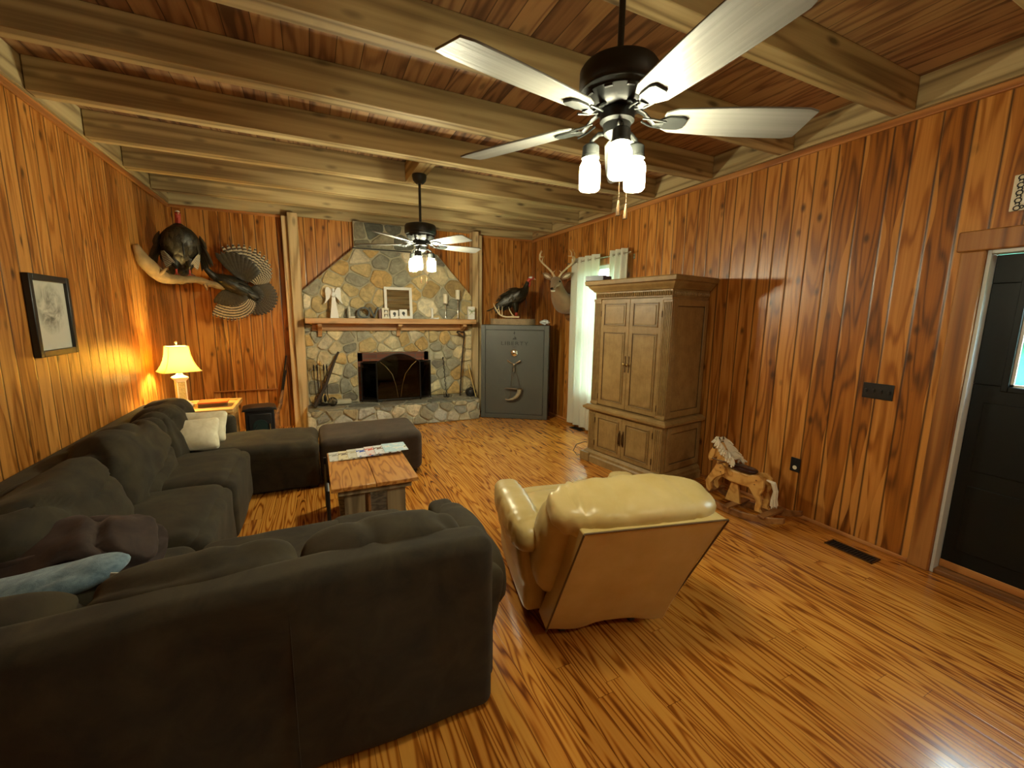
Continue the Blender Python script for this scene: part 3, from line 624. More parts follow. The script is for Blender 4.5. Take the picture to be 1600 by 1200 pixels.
# ================================================================ CEILING FANS
MT['blade']=wood('grey_washed_blade','x','y',None,((.10,.097,.09),(.17,.168,.155),(.23,.23,.21)),6,.4,.0,stretch=.05,fine=.7)
def ceiling_fan(loc,label,az0,ztop,bulb_s,sc=1.,rt=.655,wd=.0):
    t=thing('ceiling_fan',label,'ceiling fan',loc); t.scale=(sc,sc,sc); ztop=(ztop-loc[2])/sc
    B=lambda mb,n,m,p=t,**k: mb.build(n,m,p,**k)
    B(MB().lathe([(.0,ztop),(.068,ztop),(.07,ztop-.02),(.062,ztop-.055),(.035,ztop-.085),(.0,ztop-.085)]),'canopy','fanmotor')
    B(MB().cyl((0,0,ztop-.06),(0,0,2.52),.0125),'downrod','fanmotor')
    B(MB().lathe([(0,2.545),(.10,2.543),(.145,2.53),(.155,2.515),(.155,2.455),(.148,2.445),(.150,2.438),(.135,2.425),(.138,2.418),(.118,2.40),(.10,2.385),(.075,2.378),(0,2.378)],seg=48),'motor_housing','fanmotor')
    for i in range(10):
        a=i*2*PI/10; B(MB().box((.131*math.cos(a),.131*math.sin(a),2.412),(.012,.03,.008),rotm(0,0,a)),'housing_vent','safeblack')
    B(MB().lathe([(0,2.38),(.062,2.38),(.068,2.37),(.068,2.335),(.055,2.325),(.05,2.29),(.03,2.275),(0,2.272)]),'switch_housing','fanmotor')
    for i in range(5):
        az=az0+i*2*PI/5
        pts=[]; r0,r1=.185,rt
        def half(r):
            u=(r-r0)/(r1-r0); return .052+wd+.026*math.sin(min(1,u*1.25)*PI/2)
        n=14
        for k_ in range(n+1):
            r=r0+(r1-r0)*k_/n; pts.append((r,half(r)*(1 if k_ not in(0,n) else (.72 if k_==0 else .86))))
        poly=pts+[(p[0],-p[1]) for p in reversed(pts)]
        mb=MB(); mb.prism(poly,-.004,.004,'xy')
        Rp=rotm(math.radians(-12),0,0)
        mb.v=[Rp@v for v in mb.v]
        o=B(mb,'blade','blade',bevel=.002); o.location=(0,0,2.345); o.rotation_euler=(0,0,az)
        br=MB(); br.tube([(.07,0,.042),(.11,0,.022),(.15,0,-.016),(.185,0,-.016)],[(.016,.006),(.013,.006),(.014,.005),(.02,.005)],10)
        p2=[(.17,.018),(.20,.036),(.255,.036),(.275,.024),(.275,-.024),(.255,-.036),(.20,-.036),(.17,-.018)]
        q=MB().prism(p2,-.014,-.006,'xy'); br.add([Rp@v for v in q.v],q.f)
        br.tube([(.10,.012,.0),(.14,.028,-.01),(.19,.034,-.014)],.0045,8).tube([(.10,-.012,.0),(.14,-.028,-.01),(.19,-.034,-.02)],.0045,8)
        br.build('blade_bracket','fanmotor',o,bevel=.0015)
    for i in range(3):
        az=math.radians(-118+120*i); cx,cy=.108*math.cos(az),.108*math.sin(az)
        top=2.262
        arm=MB().tube([(.035*math.cos(az),.035*math.sin(az),2.30),(.075*math.cos(az),.075*math.sin(az),2.305),(cx*.98,cy*.98,2.285),(cx,cy,top-.005)],.009,10)
        B(arm,'lamp_arm','fanmotor')
        B(MB().lathe([(0,top+.008),(.026,top+.008),(.034,top),(.0355,top-.035),(.038,top-.037),(.038,top-.046),(.031,top-.046)],(cx,cy,0)),'jar_lid','fanmotor')
        jz=top-.044
        jar=B(MB().lathe([(.030,jz),(.031,jz-.010),(.041,jz-.026),(.044,jz-.036),(.044,jz-.118),(.038,jz-.128),(.0,jz-.129)],(cx,cy,0)),'glass_jar','jarglass')
        B(MB().lathe([(0,jz+.0),(.014,jz+.0),(.015,jz-.02),(.031,jz-.045),(.037,jz-.07),(.035,jz-.092),(.022,jz-.110),(0,jz-.113)],(cx,cy,0),seg=16),'bulb',bulb_s,jar)
    for i,(cx,cy,L) in enumerate(((-.012,-.05,.26),(.05,-.02,.26))):
        mb=MB()
        n=44
        for k_ in range(n): mb.ball((cx,cy,2.285-k_*L/n),.0022,seg=6)
        mb.lathe([(0,2.285-L),(.003,2.283-L),(.006,2.26-L),(.0085,2.24-L),(.0085,2.225-L),(0,2.223-L)],(cx,cy,0),seg=10)
        B(mb,'pull_chain','pewter')
    return t
F1=(.925,1.19,.400); F2=(1.03,4.35,0)
ceiling_fan(F1,'large dark ceiling fan with grey blades and three lit mason jars, near the camera',math.radians(-24),3.0,'bulb',.8,.77,.012)
ceiling_fan(F2,'dark ceiling fan hanging in front of the stone fireplace with three lit jars',math.radians(8),3.0,'bulb2')

MT['dome']=emit('fill_light_dome',(1,.90,.62),38.0)  # added fill light, out of view, brightens the recliner back and near floor
cl=thing('added_fill_light','added round fill light near the rear wall, unseen behind the camera','fill light',(2.35,-1.12,ZC))
MB().lathe([(0,0),(.19,0),(.19,-.02),(.17,-.035),(.0,-.035)]).build('rim','fanmotor',cl); MB().lathe([(.165,-.034),(.16,-.06),(.13,-.09),(.07,-.11),(0,-.115)]).build('diffuser','dome',cl)
# ================================================================ MANTEL SHELF
mt=thing('mantel_shelf','long pine mantel shelf on wooden brackets across the stone fireplace','shelf',(1.17,6.62,1.45)); o=mt.location
MB().bb((-.085,6.50,1.515),(2.425,FY-.035,1.592)).build('shelf_board','mantel',mt,org=o,bevel=.006)
MB().bb((.0,6.70,1.41),(2.34,FY-.035,1.5148)).build('ledger_board','mantel',mt,org=o,bevel=.004)
for x in (.10,1.21,2.24):
    m=MB().prism([(6.73,1.32),(6.70,1.325),(6.685,1.41),(6.56,1.465),(6.53,1.48),(6.53,1.5148),(6.70,1.5148),(6.70,1.41),(6.73,1.40)],x-.028,x+.028,'yz')
    m.build('bracket','mantel',mt,org=o,bevel=.003)

# ---- things on the mantel
MZ=1.5925
def at(x,y,z=MZ): return (x,y,z)
# angel
a=thing('angel_figurine','tall white angel figurine with metal wings at the left end of the mantel','figurine',at(.30,6.62))
MB().lathe([(.058,0),(.055,.01),(.03,.22),(.02,.33),(.018,.36),(.008,.372),(0,.373)],seg=4,sq=True).build('gown','white',a,bevel=.002)
MB().lathe([(0,.372),(.012,.372),(.022,.395),(.020,.415),(.0,.428)],seg=14).build('head','white',a)
MB().tube([(-.03,-.02,.33),(-.008,-.035,.30),(.012,-.035,.30),(.032,-.02,.33)],.008,8).build('arms','white',a)
for s_ in (-1,1):
    pts=[(.008,.33),(.03,.40),(.06,.435),(.09,.43),(.105,.39),(.10,.31),(.105,.25),(.125,.20),(.10,.215),(.07,.255),(.035,.30)]
    MB().prism([(s_*x,z) for x,z in pts][::s_],.012,.02,'xz').build('wing','white',a,bevel=.002)
def letter(ch,x,h,mat,label,depth=.03,sx=1.,y=6.60,rz=0):
    me=text_mesh(ch,h/.70,depth); ob=bpy.data.objects.new('letter_block',me); me.materials.clear(); me.materials.append(MT[mat])
    me.transform(Matrix.Rotation(PI/2,4,'X')); 
    zs=[v.co.z for v in me.vertices]; z0=min(zs); kk=h/(max(zs)-z0)
    for v in me.vertices: v.co=Vector((v.co.x*kk*sx,v.co.y,(v.co.z-z0)*kk))
    COL.objects.link(ob); ob.location=at(x,y); ob.rotation_euler=(0,0,rz); md=ob.modifiers.new('b','BEVEL'); md.width=.002; md.limit_method='ANGLE'
    return tag(ob,label,'letter')
MT['floral']=simple('floral_print',(.55,.50,.38),.6,var=.5,vscale=50); MT['dkgreen']=simple('dark_green_paint',(.010,.014,.011),.5); MT['brownpaint']=simple('brown_paint',(.14,.05,.03),.5)
def bl(pts_list,mat,name,label,x,d=.03,y=6.60):
    m=MB()
    for p in pts_list: m.prism(p,-d/2,d/2,'xz')
    return one(m,name,mat,label,'letter',loc=at(x,y),bevel=.002)
bl([[(-.045,0),(-.02,0),(-.02,.165),(-.045,.165)],[(-.02,0),(.045,0),(.045,.03),(-.02,.03)]],'floral','letter_block','pale floral letter L, first letter of the word on the mantel',.535)
letter('O',.70,.165,'dkgreen','dark green letter O in the word on the mantel',.045,1.05)
letter('V',.845,.165,'dkgreen','dark green letter V in the word on the mantel',.03,1.0)
one(MB().bb((-.02,-.012,0),(.018,.012,.135)),'box','brownpaint','small dark red-brown box between the V and E on the mantel','box',loc=at(.935,6.63),bevel=.002)
bl([[(-.05,0),(-.018,0),(-.018,.155),(-.05,.155)],[(-.018,0),(.05,0),(.05,.03),(-.018,.03)],[(-.018,.065),(.05,.065),(.05,.09),(-.018,.09)],[(-.018,.125),(.05,.125),(.05,.155),(-.018,.155)],[(.036,.03),(.05,.03),(.05,.065),(.036,.065)],[(.036,.09),(.05,.09),(.05,.125),(.036,.125)]],'ivory','letter_block','cream block letter E beside the mirror on the mantel',1.005,.04)
bl([[(-.03,0),(.0,0),(.0,.165),(-.03,.165)],[(-.042,.155),(.012,.155),(.012,.168),(-.042,.168)],[(-.042,-.0),(.09,.0),(.09,.018),(-.042,.016)],[(.07,.018),(.09,.018),(.10,.03),(.08,.03)]],'white','letter_block','white serif letter L standing alone between mirror and candlesticks',1.735,.03)
# mirror
mr=thing('framed_mirror','white framed mirror leaning at the centre of the mantel','mirror',at(1.215,6.64)); mr.rotation_euler=(math.radians(-5),0,0)
w_,h_=.42,.475
m=MB().bb((-w_/2,-.01,0),(-w_/2+.042,.012,h_)).bb((w_/2-.042,-.01,0),(w_/2,.012,h_)).bb((-w_/2+.042,-.01,0),(w_/2-.042,.012,.042)).bb((-w_/2+.042,-.01,h_-.042),(w_/2-.042,.012,h_))
m.build('frame','white',mr,bevel=.005); MB().bb((-w_/2+.04,-.001,.04),(w_/2-.04,.005,h_-.04)).build('mirror_glass','mirror',mr,smooth=False)
# two little silhouette portraits
for i,(x,h,lab) in enumerate(((1.13,.125,'small square silhouette portrait, left one of the pair before the mirror'),(1.265,.14,'small square silhouette portrait, taller right one of the pair before the mirror'))):
    t=thing('silhouette_portrait',lab,'picture',at(x,6.555),group='silhouette portraits on the mantel'); t.rotation_euler=(math.radians(-6),0,0)
    MB().bb((-.058,-.009,0),(.058,.009,h)).build('block','white',t,bevel=.002)
    m=MB().ball((.003,-.0105,h*.58),(.024,.0025,.026),seg=12).prism([(-.004,h*.42),(.016,h*.44),(.014,h*.24),(-.02 if i==0 else .018,h*.2),(.0,h*.34)],-.0118,-.0095,'xz'); m.build('silhouette','safeblack',t)
# candlesticks
for x,h,lab in ((2.02-.07,.245,'shorter silver candlestick with a white pillar candle on the mantel'),(2.155,.315,'taller silver candlestick with a white pillar candle on the mantel')):
    t=thing('candlestick',lab,'candlestick',at(x,6.64),group='silver candlesticks on the mantel')
    MB().lathe([(.042,0),(.042,.006),(.012,.018),(.007,.05),(.01,.09),(.007,.11),(.007,h-.07),(.013,h-.055),(.007,h-.035),(.012,h-.018),(.042,h-.006),(.044,h),(0,h)]).build('stick','chrome',t)
    MB().lathe([(0,h+.001),(.036,h+.001),(.037,h+.145),(.03,h+.152),(0,h+.148)]).build('pillar_candle','ivory',t)
    MB().cyl((0,0,h+.148),(.001,0,h+.165),.0012,seg=6).build('wick','safeblack',t)
# white block with a green bow
t=thing('white_block_decoration','white block with a green ribbon bow at the right end of the mantel','decoration',at(2.36,6.58))
MB().bb((-.056,-.03,0),(.056,.03,.205)).build('block','white',t,bevel=.003)
GR=simple('green_ribbon',(.30,.48,.08),.5)
m=MB()
for sx in (-1,1):
    m.tube([(0,-.034,.125),(sx*.03,-.045,.155),(sx*.055,-.04,.16),(sx*.04,-.045,.13),(0,-.034,.12)],(.008),8,flat=.3)
    m.tube([(0,-.036,.12),(sx*.02,-.04,.09),(sx*.04,-.036,.075)],.006,8,flat=.3)
m.build('bow',GR,t)

# ================================================================ FIREPLACE TOOLS AND SCREEN
HZ=.338
sc=thing('fire_screen','black three-panel mesh fire screen with an arched top before the firebox','fire screen',(1.13,6.72,HZ))
mesh=glassmat('screen_mesh',(.34,.33,.31))
def panel(x0,x1,ya,yb,arch,nm):
    n=14; top=[(x0+(x1-x0)*i/n, .60+arch*math.sin(PI*i/n) if arch else .60) for i in range(n+1)]
    Y=lambda x: ya+(yb-ya)*(x-x0)/(x1-x0)
    m=MB(); m.tube([(x,Y(x),z) for x,z in top],.007,8).tube([(x0,ya,.0),(x0,ya,.60)],.007,8).tube([(x1,yb,.0),(x1,yb,.60)],.007,8).tube([(x0,ya,.03),(x1,yb,.03)],.006,8)
    f=m.build(nm,'iron',sc)
    m=MB(); vs=[(x,Y(x)+.002,.03) for x,_ in top]+[(x,Y(x)+.002,z) for x,z in top]+[(x,Y(x)+.0035,.03) for x,_ in top]+[(x,Y(x)+.0035,z) for x,z in top]
    k_=n+1; fs=[]
    for i in range(n): fs+=[(i,i+1,k_+i+1,k_+i),(2*k_+i,3*k_+i,3*k_+i+1,2*k_+i+1),(i,2*k_+i,2*k_+i+1,i+1),(k_+i,k_+i+1,3*k_+i+1,3*k_+i)]
    fs+=[(0,k_,3*k_,2*k_),(n,2*k_+n,3*k_+n,k_+n)]
    m.add(vs,fs); m.build('mesh_infill',mesh,f,smooth=False)
    return f
panel(-.29,.36,-.20,-.20,.13,'centre_panel'); panel(-.50,-.295,-.10,-.195,0,'side_panel'); panel(.365,.56,-.195,-.06,0,'side_panel')
m=MB(); 
for sx in (-1,1):
    m.tube([(sx*.02+.035,-.207,.06),(sx*.05+.035,-.207,.25),(sx*.10+.035,-.207,.42),(sx*.20+.035,-.207,.55),(sx*.27+.035,-.207,.61)],.0022,6)
m.build('scroll_ornament','brass',sc)
# grate and logs in the firebox
g=thing('fire_grate','iron grate inside the firebox','grate',(1.14,6.98,.326)); m=MB()
for x in (-.24,-.12,0,.12,.24): m.tube([(x,-.10,.0),(x,-.10,.08),(x,.12,.08)],.008,6)
m.tube([(-.26,-.10,.05),(.26,-.10,.05)],.008,6).tube([(-.26,.12,.05),(.26,.12,.05)],.008,6).tube([(-.24,.12,.0),(-.24,.12,.09)],.008,6).tube([(.24,.12,.0),(.24,.12,.09)],.008,6); m.build('grate_bars','iron',g)
MT['char']=simple('charred_log',(.10,.075,.055),.95,var=.6,vscale=25,bmp=.9,bscale=30)
def log(x,y,z,L,r,rz,lab,ry=0):
    m=MB(); n=10; m.tube([(L*(i/n-.5),noise.noise(Vector((i*.7,x*9,0)))*.02,noise.noise(Vector((i*.7,0,x*5)))*.012) for i in range(n+1)],[r*(1+.12*noise.noise(Vector((i,x*7,3)))) for i in range(n+1)],12)
    ob=one(m,'firewood_log','char',lab,'log',loc=(x,y,z)); ob.rotation_euler=(0,ry,rz); return ob
log(1.12,6.94,.455,.50,.042,.02,'charred log at the front of the fire grate'); log(1.17,7.04,.458,.46,.045,-.02,'charred log at the back of the fire grate'); log(1.14,6.99,.537,.38,.038,.3,'charred log on top of the other two in the firebox')
# tool stand left
t=thing('fireplace_tool_set','brass-handled fireplace tool stand at the left end of the hearth','fireplace tools',(.075,6.64,HZ))
MB().lathe([(0,0),(.085,0),(.085,.012),(.03,.02),(.012,.035),(0,.035)]).build('base','iron',t)
MB().cyl((0,0,.03),(0,0,.58),.008).lathe([(0,.57),(.014,.575),(.02,.60),(.012,.625),(.005,.64),(0,.645)]).tube([(-.09,0,.54),(-.05,0,.555),(.05,0,.555),(.09,0,.54)],.006,8).build('stand_pole','brass',t)
for i,(sx,k2) in enumerate(((-.085,'poker'),(-.04,'shovel'),(.045,'brush'),(.085,'tongs'))):
    m=MB().tube([(sx,-.015,.55),(sx*1.0,-.018,.40),(sx*.9,-.02,.14)],.005,8).lathe([(0,.50),(.009,.50),(.011,.56),(.006,.59),(0,.595)],(sx,-.015,0),seg=10)
    if k2=='shovel': m.box((sx*.9,-.02,.09),(.06,.006,.11))
    if k2=='brush': m.ball((sx*.9,-.02,.09),(.022,.022,.06),seg=10)
    if k2=='poker': m.tube([(sx*.9,-.02,.14),(sx*.9-.02,-.02,.08)],.005,6)
    if k2=='tongs': m.tube([(sx*.9,-.02,.14),(sx*.9+.02,-.02,.05)],.005,6)
    m.build(k2,'iron',t)
m=MB(); m.tube([(-.03,6.42,HZ+.02),(.12,6.50,.62),(.27,6.62,.98),(.33,6.67,1.10)],[.034,.026,.018,.015],8)
one(m,'wooden_stick','darkstick','dark branch leaning diagonally against the stone left of the firebox','stick',org=(-.03,6.42,HZ))
m=MB()
for i in range(9):
    a=i*PI/9; m.tube([(.21+.062*math.cos(b)*math.cos(a),6.46+.062*math.cos(b)*math.sin(a),HZ+.068+.062*math.sin(b)) for b in [2*PI*j/16 for j in range(17)]],.003,5,cap=False)
one(m,'wire_ball','iron','dark wire ball resting on the hearth beside the tool stand','ball',org=(.21,6.46,HZ))
m=MB()
m.box((.34,6.58,HZ+.035),(.26,.12,.07)); one(m,'stone_block','stone' if 0 else 'mortar','low loose brown stone on the hearth left of the firebox','stone',org=(.34,6.58,HZ),bevel=.02,seg=3)
# right: twisted poker in a small stand
t=thing('twisted_poker','black twisted iron poker standing upright right of the firebox','poker',(1.93,6.56,HZ))
m=MB(); n=60
m.tube([(.006*math.cos(i*.9)-.055+.05*(1-i/n),.006*math.sin(i*.9),.03+.60*i/n) for i in range(n+1)],.006,6); m.ball((-.055,0,.64),(.012,.012,.018),seg=10); m.build('twisted_shaft','iron',t)
m=MB().tube([(-.04,0,.003),(.04,0,.003)],.008,6).tube([(0,-.04,.003),(0,.04,.003)],.008,6).tube([(-.005,0,.0),(-.005,0,.05)],.012,8).tube([(.035,0,.0),(.035,0,.05)],.005,6).tube([(-.045,0,.0),(-.045,0,.07),(-.06,0,.08)],.005,6); m.build('foot','iron',t)
m=MB().tube([(2.17,6.60,HZ),(2.20,6.61,.80),(2.24,6.625,1.18),(2.26,6.635,1.395)],.012,8)
m.tube([(2.26,6.635,1.39),(2.20,6.62,1.392),(2.13,6.60,1.395),(2.12,6.60,1.385),(2.20,6.59,1.33),(2.225,6.59,1.30)],.011,8)
one(m,'walking_stick','darkstick','dark stick with an angled hook leaning under the right end of the mantel','stick',org=(2.17,6.60,HZ))
t=thing('black_kettle','black cast iron kettle at the right end of the hearth','kettle',(2.43-.10,6.52,HZ)); 
MB().lathe([(.0,0),(.06,0),(.085,.03),(.092,.07),(.08,.105),(.05,.12),(0,.12)]).build('pot','black',t)
MB().tube([(-.075,0,.10),(-.05,0,.165),(0,0,.185),(.05,0,.165),(.075,0,.10)],.004,6).build('bail_handle','black',t)
MB().lathe([(0,.119),(.045,.121),(.04,.13),(.012,.135),(.012,.148),(0,.15)]).build('lid','black',t)
m=MB().tube([(2.375,6.40,HZ),(2.32,6.52,.72)],.011,10).tube([(2.32,6.52,.72),(2.30,6.56,.86)],.013,10)
one(m,'fire_rod','brass','pale brass-tipped rod leaning beside the black kettle','rod',org=(2.375,6.40,HZ))
# rifle leaning by the recess
t=thing('air_rifle','slim rifle with dark stock leaning against the panelling left of the post','rifle',(-.50,6.75,0)); o=t.location
MB().tube([(-.46,6.80,.47),(-.36,6.86,1.05)],.011,8).tube([(-.445,6.80,.45),(-.375,6.85,.84)],.011,8).build('barrel','iron',t,org=o)
MB().tube([(-.57,6.70,.012),(-.55,6.71,.12),(-.505,6.74,.27),(-.47,6.77,.36),(-.43,6.81,.56)],[(.022,.06),(.02,.05),(.016,.024),(.017,.028),(.013,.018)],10).build('stock','toydark',t,org=o)
MB().tube([(-.50,6.73,.33),(-.46,6.72,.29),(-.46,6.74,.36)],.003,6).build('trigger_guard','iron',t,org=o)
m=MB()
for i in range(5):
    x=-.62+.02*i; m.tube([(-.60,6.80,.0),(x,6.80,.22),(x+.03*(i-2),6.79,.30)],.005,5)
m.ball((-.60,6.80,.30),(.05,.03,.07),seg=8)
one(m,'dried_broom','bark','small dried whisk propped beside the rifle','whisk',org=(-.60,6.80,0))
# ================================================================ SECTIONAL SOFA
sf=thing('sectional_sofa','dark olive-brown microfibre corner sectional sofa with chaise, along the left wall and across the foreground','sofa',(-.9,2.9,0)); SO=sf.location.copy()
def P_(mb,n,m='sofa',p=sf,**k): return mb.build(n,m,p,org=SO,ang=75,**k)
def wr(s_,amt): 
    def f(q): return q
    return f
# bases
P_(MB().puff((-1.10,3.40,.19),(.84,1.68,.36),r=.04,n=12),'base_left_run')
P_(MB().puff((-.42,1.98,.19),(2.18,.84,.36),r=.03,n=12),'base_near_run')
P_(MB().puff((-.765,4.595,.20),(1.52,.70,.37),r=.04,n=12),'base_chaise')
for nm,c in (('foot',(-1.45,4.90,.012)),('foot',(-.06,4.30,.012)),('foot',(.52,1.50,.012)),('foot',(.52,2.30,.012)),('foot',(-.74,2.60,.012))):
    P_(MB().box(c,(.06,.06,.024)),'foot','black')
# backs (frames)
P_(MB().puff((-1.43,3.26,.40),(.24,3.66,.76),r=.10,n=26),'back_left_run')
def nearback(q):
    # the outer face swells softly and the top edge rolls
    x,y,z=q; return (x, y+.012*math.sin(x*2.2)+.006*math.sin(x*9+z*4), z+.010*math.sin(x*3.1+.5)-.004*abs(math.sin(x*7)))
P_(MB().puff((-.465,1.51,.395),(2.16,.18,.775),r=.05,n=44,fn=nearback),'back_near_run')
# seam welts on the back of the near run
# vertical panel seams of the outside back
P_(MB().tube([(-.12,1.428,.06),(-.12,1.424,.74)],.0016,6),'piping')
# seat cushions
def seat(c,d,seed,nm='seat_cushion',w=.006,k=6.,n=20): return P_(MB().puff(c,d,r=.075,n=n,wr=w,ws=2.2,seed=seed,fn=lambda q:(q[0],q[1],q[2]+.02*max(0,1-(q[0]/(d[0]/2))**2)*max(0,1-(q[1]/(d[1]/2))**2)*(1 if q[2]>0 else 0))),nm)
seat((-.985,3.79,.415),(.78,.84,.17),1); seat((-.985,2.94,.415),(.78,.84,.17),2); seat((-.985,2.13,.415),(.80,.76,.16),3)
P_(MB().puff((-.615,3.79,.25),(.13,.85,.44),r=.06,n=14,wr=.006,ws=3,seed=4),'seat_front'); P_(MB().puff((-.625,2.94,.25),(.13,.83,.44),r=.06,n=14,wr=.006,ws=3,seed=5),'seat_front')
seat((-.22,2.03,.425),(.70,.86,.17),6); seat((.23,2.06,.425),(.42,.86,.17),8)
P_(MB().puff((-.755,4.565,.372),(1.505,.68,.17),r=.075,n=26,wr=.009,ws=3.2,seed=12,fn=lambda q:(q[0],q[1],q[2]+.02*(1-(q[0]/.75)**2)*(1 if q[2]>0 else 0))),'chaise_cushion')
# back cushions along the left wall
def bc(c,d,seed,rx=0,ry=0,rz=0,w=.03,k=3.4,n=34,ws=3.4,wv=(1,.55,1.5),m='sofa'): return P_(MB().puff(c,d,k=k,n=n,R=rotm(rx,ry,rz),wr=w,ws=ws,seed=seed,wv=wv),'back_cushion',m)
bc((-1.17,4.40,.63),(.34,.98,.46),21,ry=-.28,w=.030,wv=(1,1.6,.6)); bc((-1.16,3.48,.645),(.36,.98,.50),22,ry=-.30,w=.036); bc((-1.15,2.56,.64),(.37,.96,.50),23,ry=-.30,w=.030)
P_(MB().puff((-1.28,4.88,.64),(.36,.30,.40),k=3,n=14,R=rotm(0,-.1,0),wr=.005,ws=3,seed=30),'back_bolster')
# armrest at the far end of the chaise
P_(MB().puff((-1.12,5.00,.40),(.72,.15,.44),r=.06,n=14,wr=.003,ws=3,seed=31),'armrest')
# back cushions of the near run (towards the camera)
bc((.225,1.665,.622),(.64,.25,.39),41,rx=.14,w=.012,wv=(.8,1,1),k=3.8); bc((-.39,1.655,.625),(.62,.25,.40),42,rx=.14,w=.012,wv=(.8,1,1),k=3.8); bc((-.98,1.66,.595),(.58,.26,.38),43,rx=.14,w=.014,k=3.6)
# right arm of the near run: rounded roll arm that swells outward
def armf(q):
    x,y,z=q; s=max(0,(z+.02)/.30); return (x+.055*math.sin(min(1,max(0,s))*PI*.62)+ (.0), y, z)
P_(MB().puff((.575,1.93,.30),(.15,.84,.54),r=.05,n=18,fn=armf,wr=.004,ws=3,seed=51),'armrest')
P_(MB().puff((.655,1.93,.455),(.24,.80,.30),k=2.8,n=18,wr=.006,ws=3.5,seed=52),'armrest_pad')
# ottoman
ot=thing('ottoman','rectangular dark brown fabric ottoman at the end of the chaise in front of the hearth','ottoman',(.50,4.60,0)); OO=ot.location.copy()
MB().puff((.495,4.61,.245),(.99,.72,.43),r=.075,n=24,wr=.004,ws=2.5,seed=61).build('upholstered_block','ottoman',ot,org=OO,ang=75)
for x in (.10,.90):
    for y in (4.33,4.90): MB().box((x,y,.015),(.05,.05,.03)).build('foot','black',ot,org=OO)
# throw pillows
def pillow(c,d,R,seed,label,grp=None):
    m=MB()
    def fn(q):
        x,y,z=q; u=abs(x)/(d[0]/2); v=abs(z)/(d[2]/2); t=max(0,(1-u**2.4))**.5*max(0,(1-v**2.4))**.5
        cx=1+.06*(u*v); return (x*cx,(y)*(.16+.84*t),z*cx)
    m.puff((0,0,0),d,k=12,n=20,wr=.004,ws=5,seed=seed,fn=fn); m.v=[R@v for v in m.v]
    return one(m,'throw_pillow','cream',label,'pillow',loc=c,group=grp,ang=80)
pillow((-.985,4.26,.62),(.40,.15,.27),rotm(-.62,0,math.radians(4)),1,'cream fleece throw pillow in front, covering most of the other on the chaise','cream throw pillows')
pillow((-.955,4.45,.64),(.40,.15,.27),rotm(-.50,0,math.radians(-6)),2,'cream fleece throw pillow behind the other, against the chaise arm','cream throw pillows')
# blankets on the corner of the sofa
m=MB()
def fold(q,s):
    x,y,z=q; a=noise.noise(Vector((x*4+s,y*5,s)))*.05; return (x,y,z+a+.02*math.sin(x*14+y*6))
m.puff((0,0,.0),(.74,.50,.24),k=2.7,n=40,wr=.040,ws=4.5,seed=71,wv=(1,.5,1.6),fn=lambda q:fold(q,3)); 
for i in range(5): m.tube([(-.40,-.22+.02*i,-.04+.018*i),(-.1,-.26+.02*i,-.02+.02*i),(.16,-.24+.02*i,.0+.02*i),(.30-.03*i,-.16,.01+.018*i)],[.018,.022,.022,.010],8)
one(m,'throw_blanket','darkblanket','crumpled dark brown blanket heaped on the corner seat of the sofa','blanket',loc=(-1.05,2.27,.635),ang=80)
m=MB().puff((0,0,0),(.70,.20,.10),k=2.6,n=24,wr=.008,ws=6,seed=81,fn=lambda q:(q[0],q[1],q[2]+.05*(max(0,q[0]+.05)/.34)**1.3))
one(m,'fleece_blanket','blueblanket','blue-grey fleece blanket folded over the near sofa back under the dark brown one','blanket',loc=(-1.02,1.93,.66),rotz=.0,ang=80)
m=MB().puff((0,0,0),(.34,.16,.07),k=3,n=12,wr=.006,ws=5,seed=84)
one(m,'folded_throw',fabric('olive_throw',(.06,.05,.03),(.12,.10,.06)),'small olive folded throw at the far left of the near sofa back','blanket',loc=(-1.16,1.72,.745),ang=80)
m=MB().box((0,0,0),(.055,.003,.022),rotm(.5,.35,.15)); one(m,'paper_tag','paper','small white paper tag poking out beside the blue-grey blanket','tag',loc=(-.655,1.80,.735),bevel=.001)

# ================================================================ COFFEE TABLE
ct=thing('coffee_table','rustic pine coffee table of two wide boards on plank legs','coffee table',(.355,3.40,0)); CO=ct.location.copy()
def C_(mb,n,m,**k): return mb.build(n,m,ct,org=CO,**k)
C_(MB().bb((.055,2.985,.43),(.353,3.835,.46)),'table_board','table',bevel=.004); C_(MB().bb((.357,2.985,.43),(.655,3.835,.46)),'table_board','table',bevel=.004)
for ya_ in (3.02,3.775): C_(MB().bb((.10,ya_,.385),(.61,ya_+.025,.4298)),'apron','tableleg',bevel=.003)
for x0,x1 in ((.14,.28),(.435,.57)):
    for y in (3.06,3.735): C_(MB().bb((x0,y,0),(x1,y+.03,.4297)),'leg','tableleg',bevel=.003)
C_(MB().bb((.12,3.10,.10),(.60,3.72,.125)),'lower_shelf','tableleg',bevel=.003)
C_(MB().bb((.30,3.06,.0),(.32,3.72,.36)),'centre_rail','toydark',bevel=.003)
m=MB().tube([(.035,3.02,.0),(.035,3.02,.44),(.035,3.10,.46)],.013,8).tube([(.035,3.78,.0),(.035,3.78,.44)],.013,8).tube([(.035,3.02,.38),(.035,3.78,.38)],.010,8).tube([(.035,3.02,.14),(.035,3.78,.14)],.010,8)
for i in range(5): m.tube([(.035,3.14+.13*i,.14),(.035,3.14+.13*i,.38)],.007,6)
C_(m,'iron_side_frame','black')
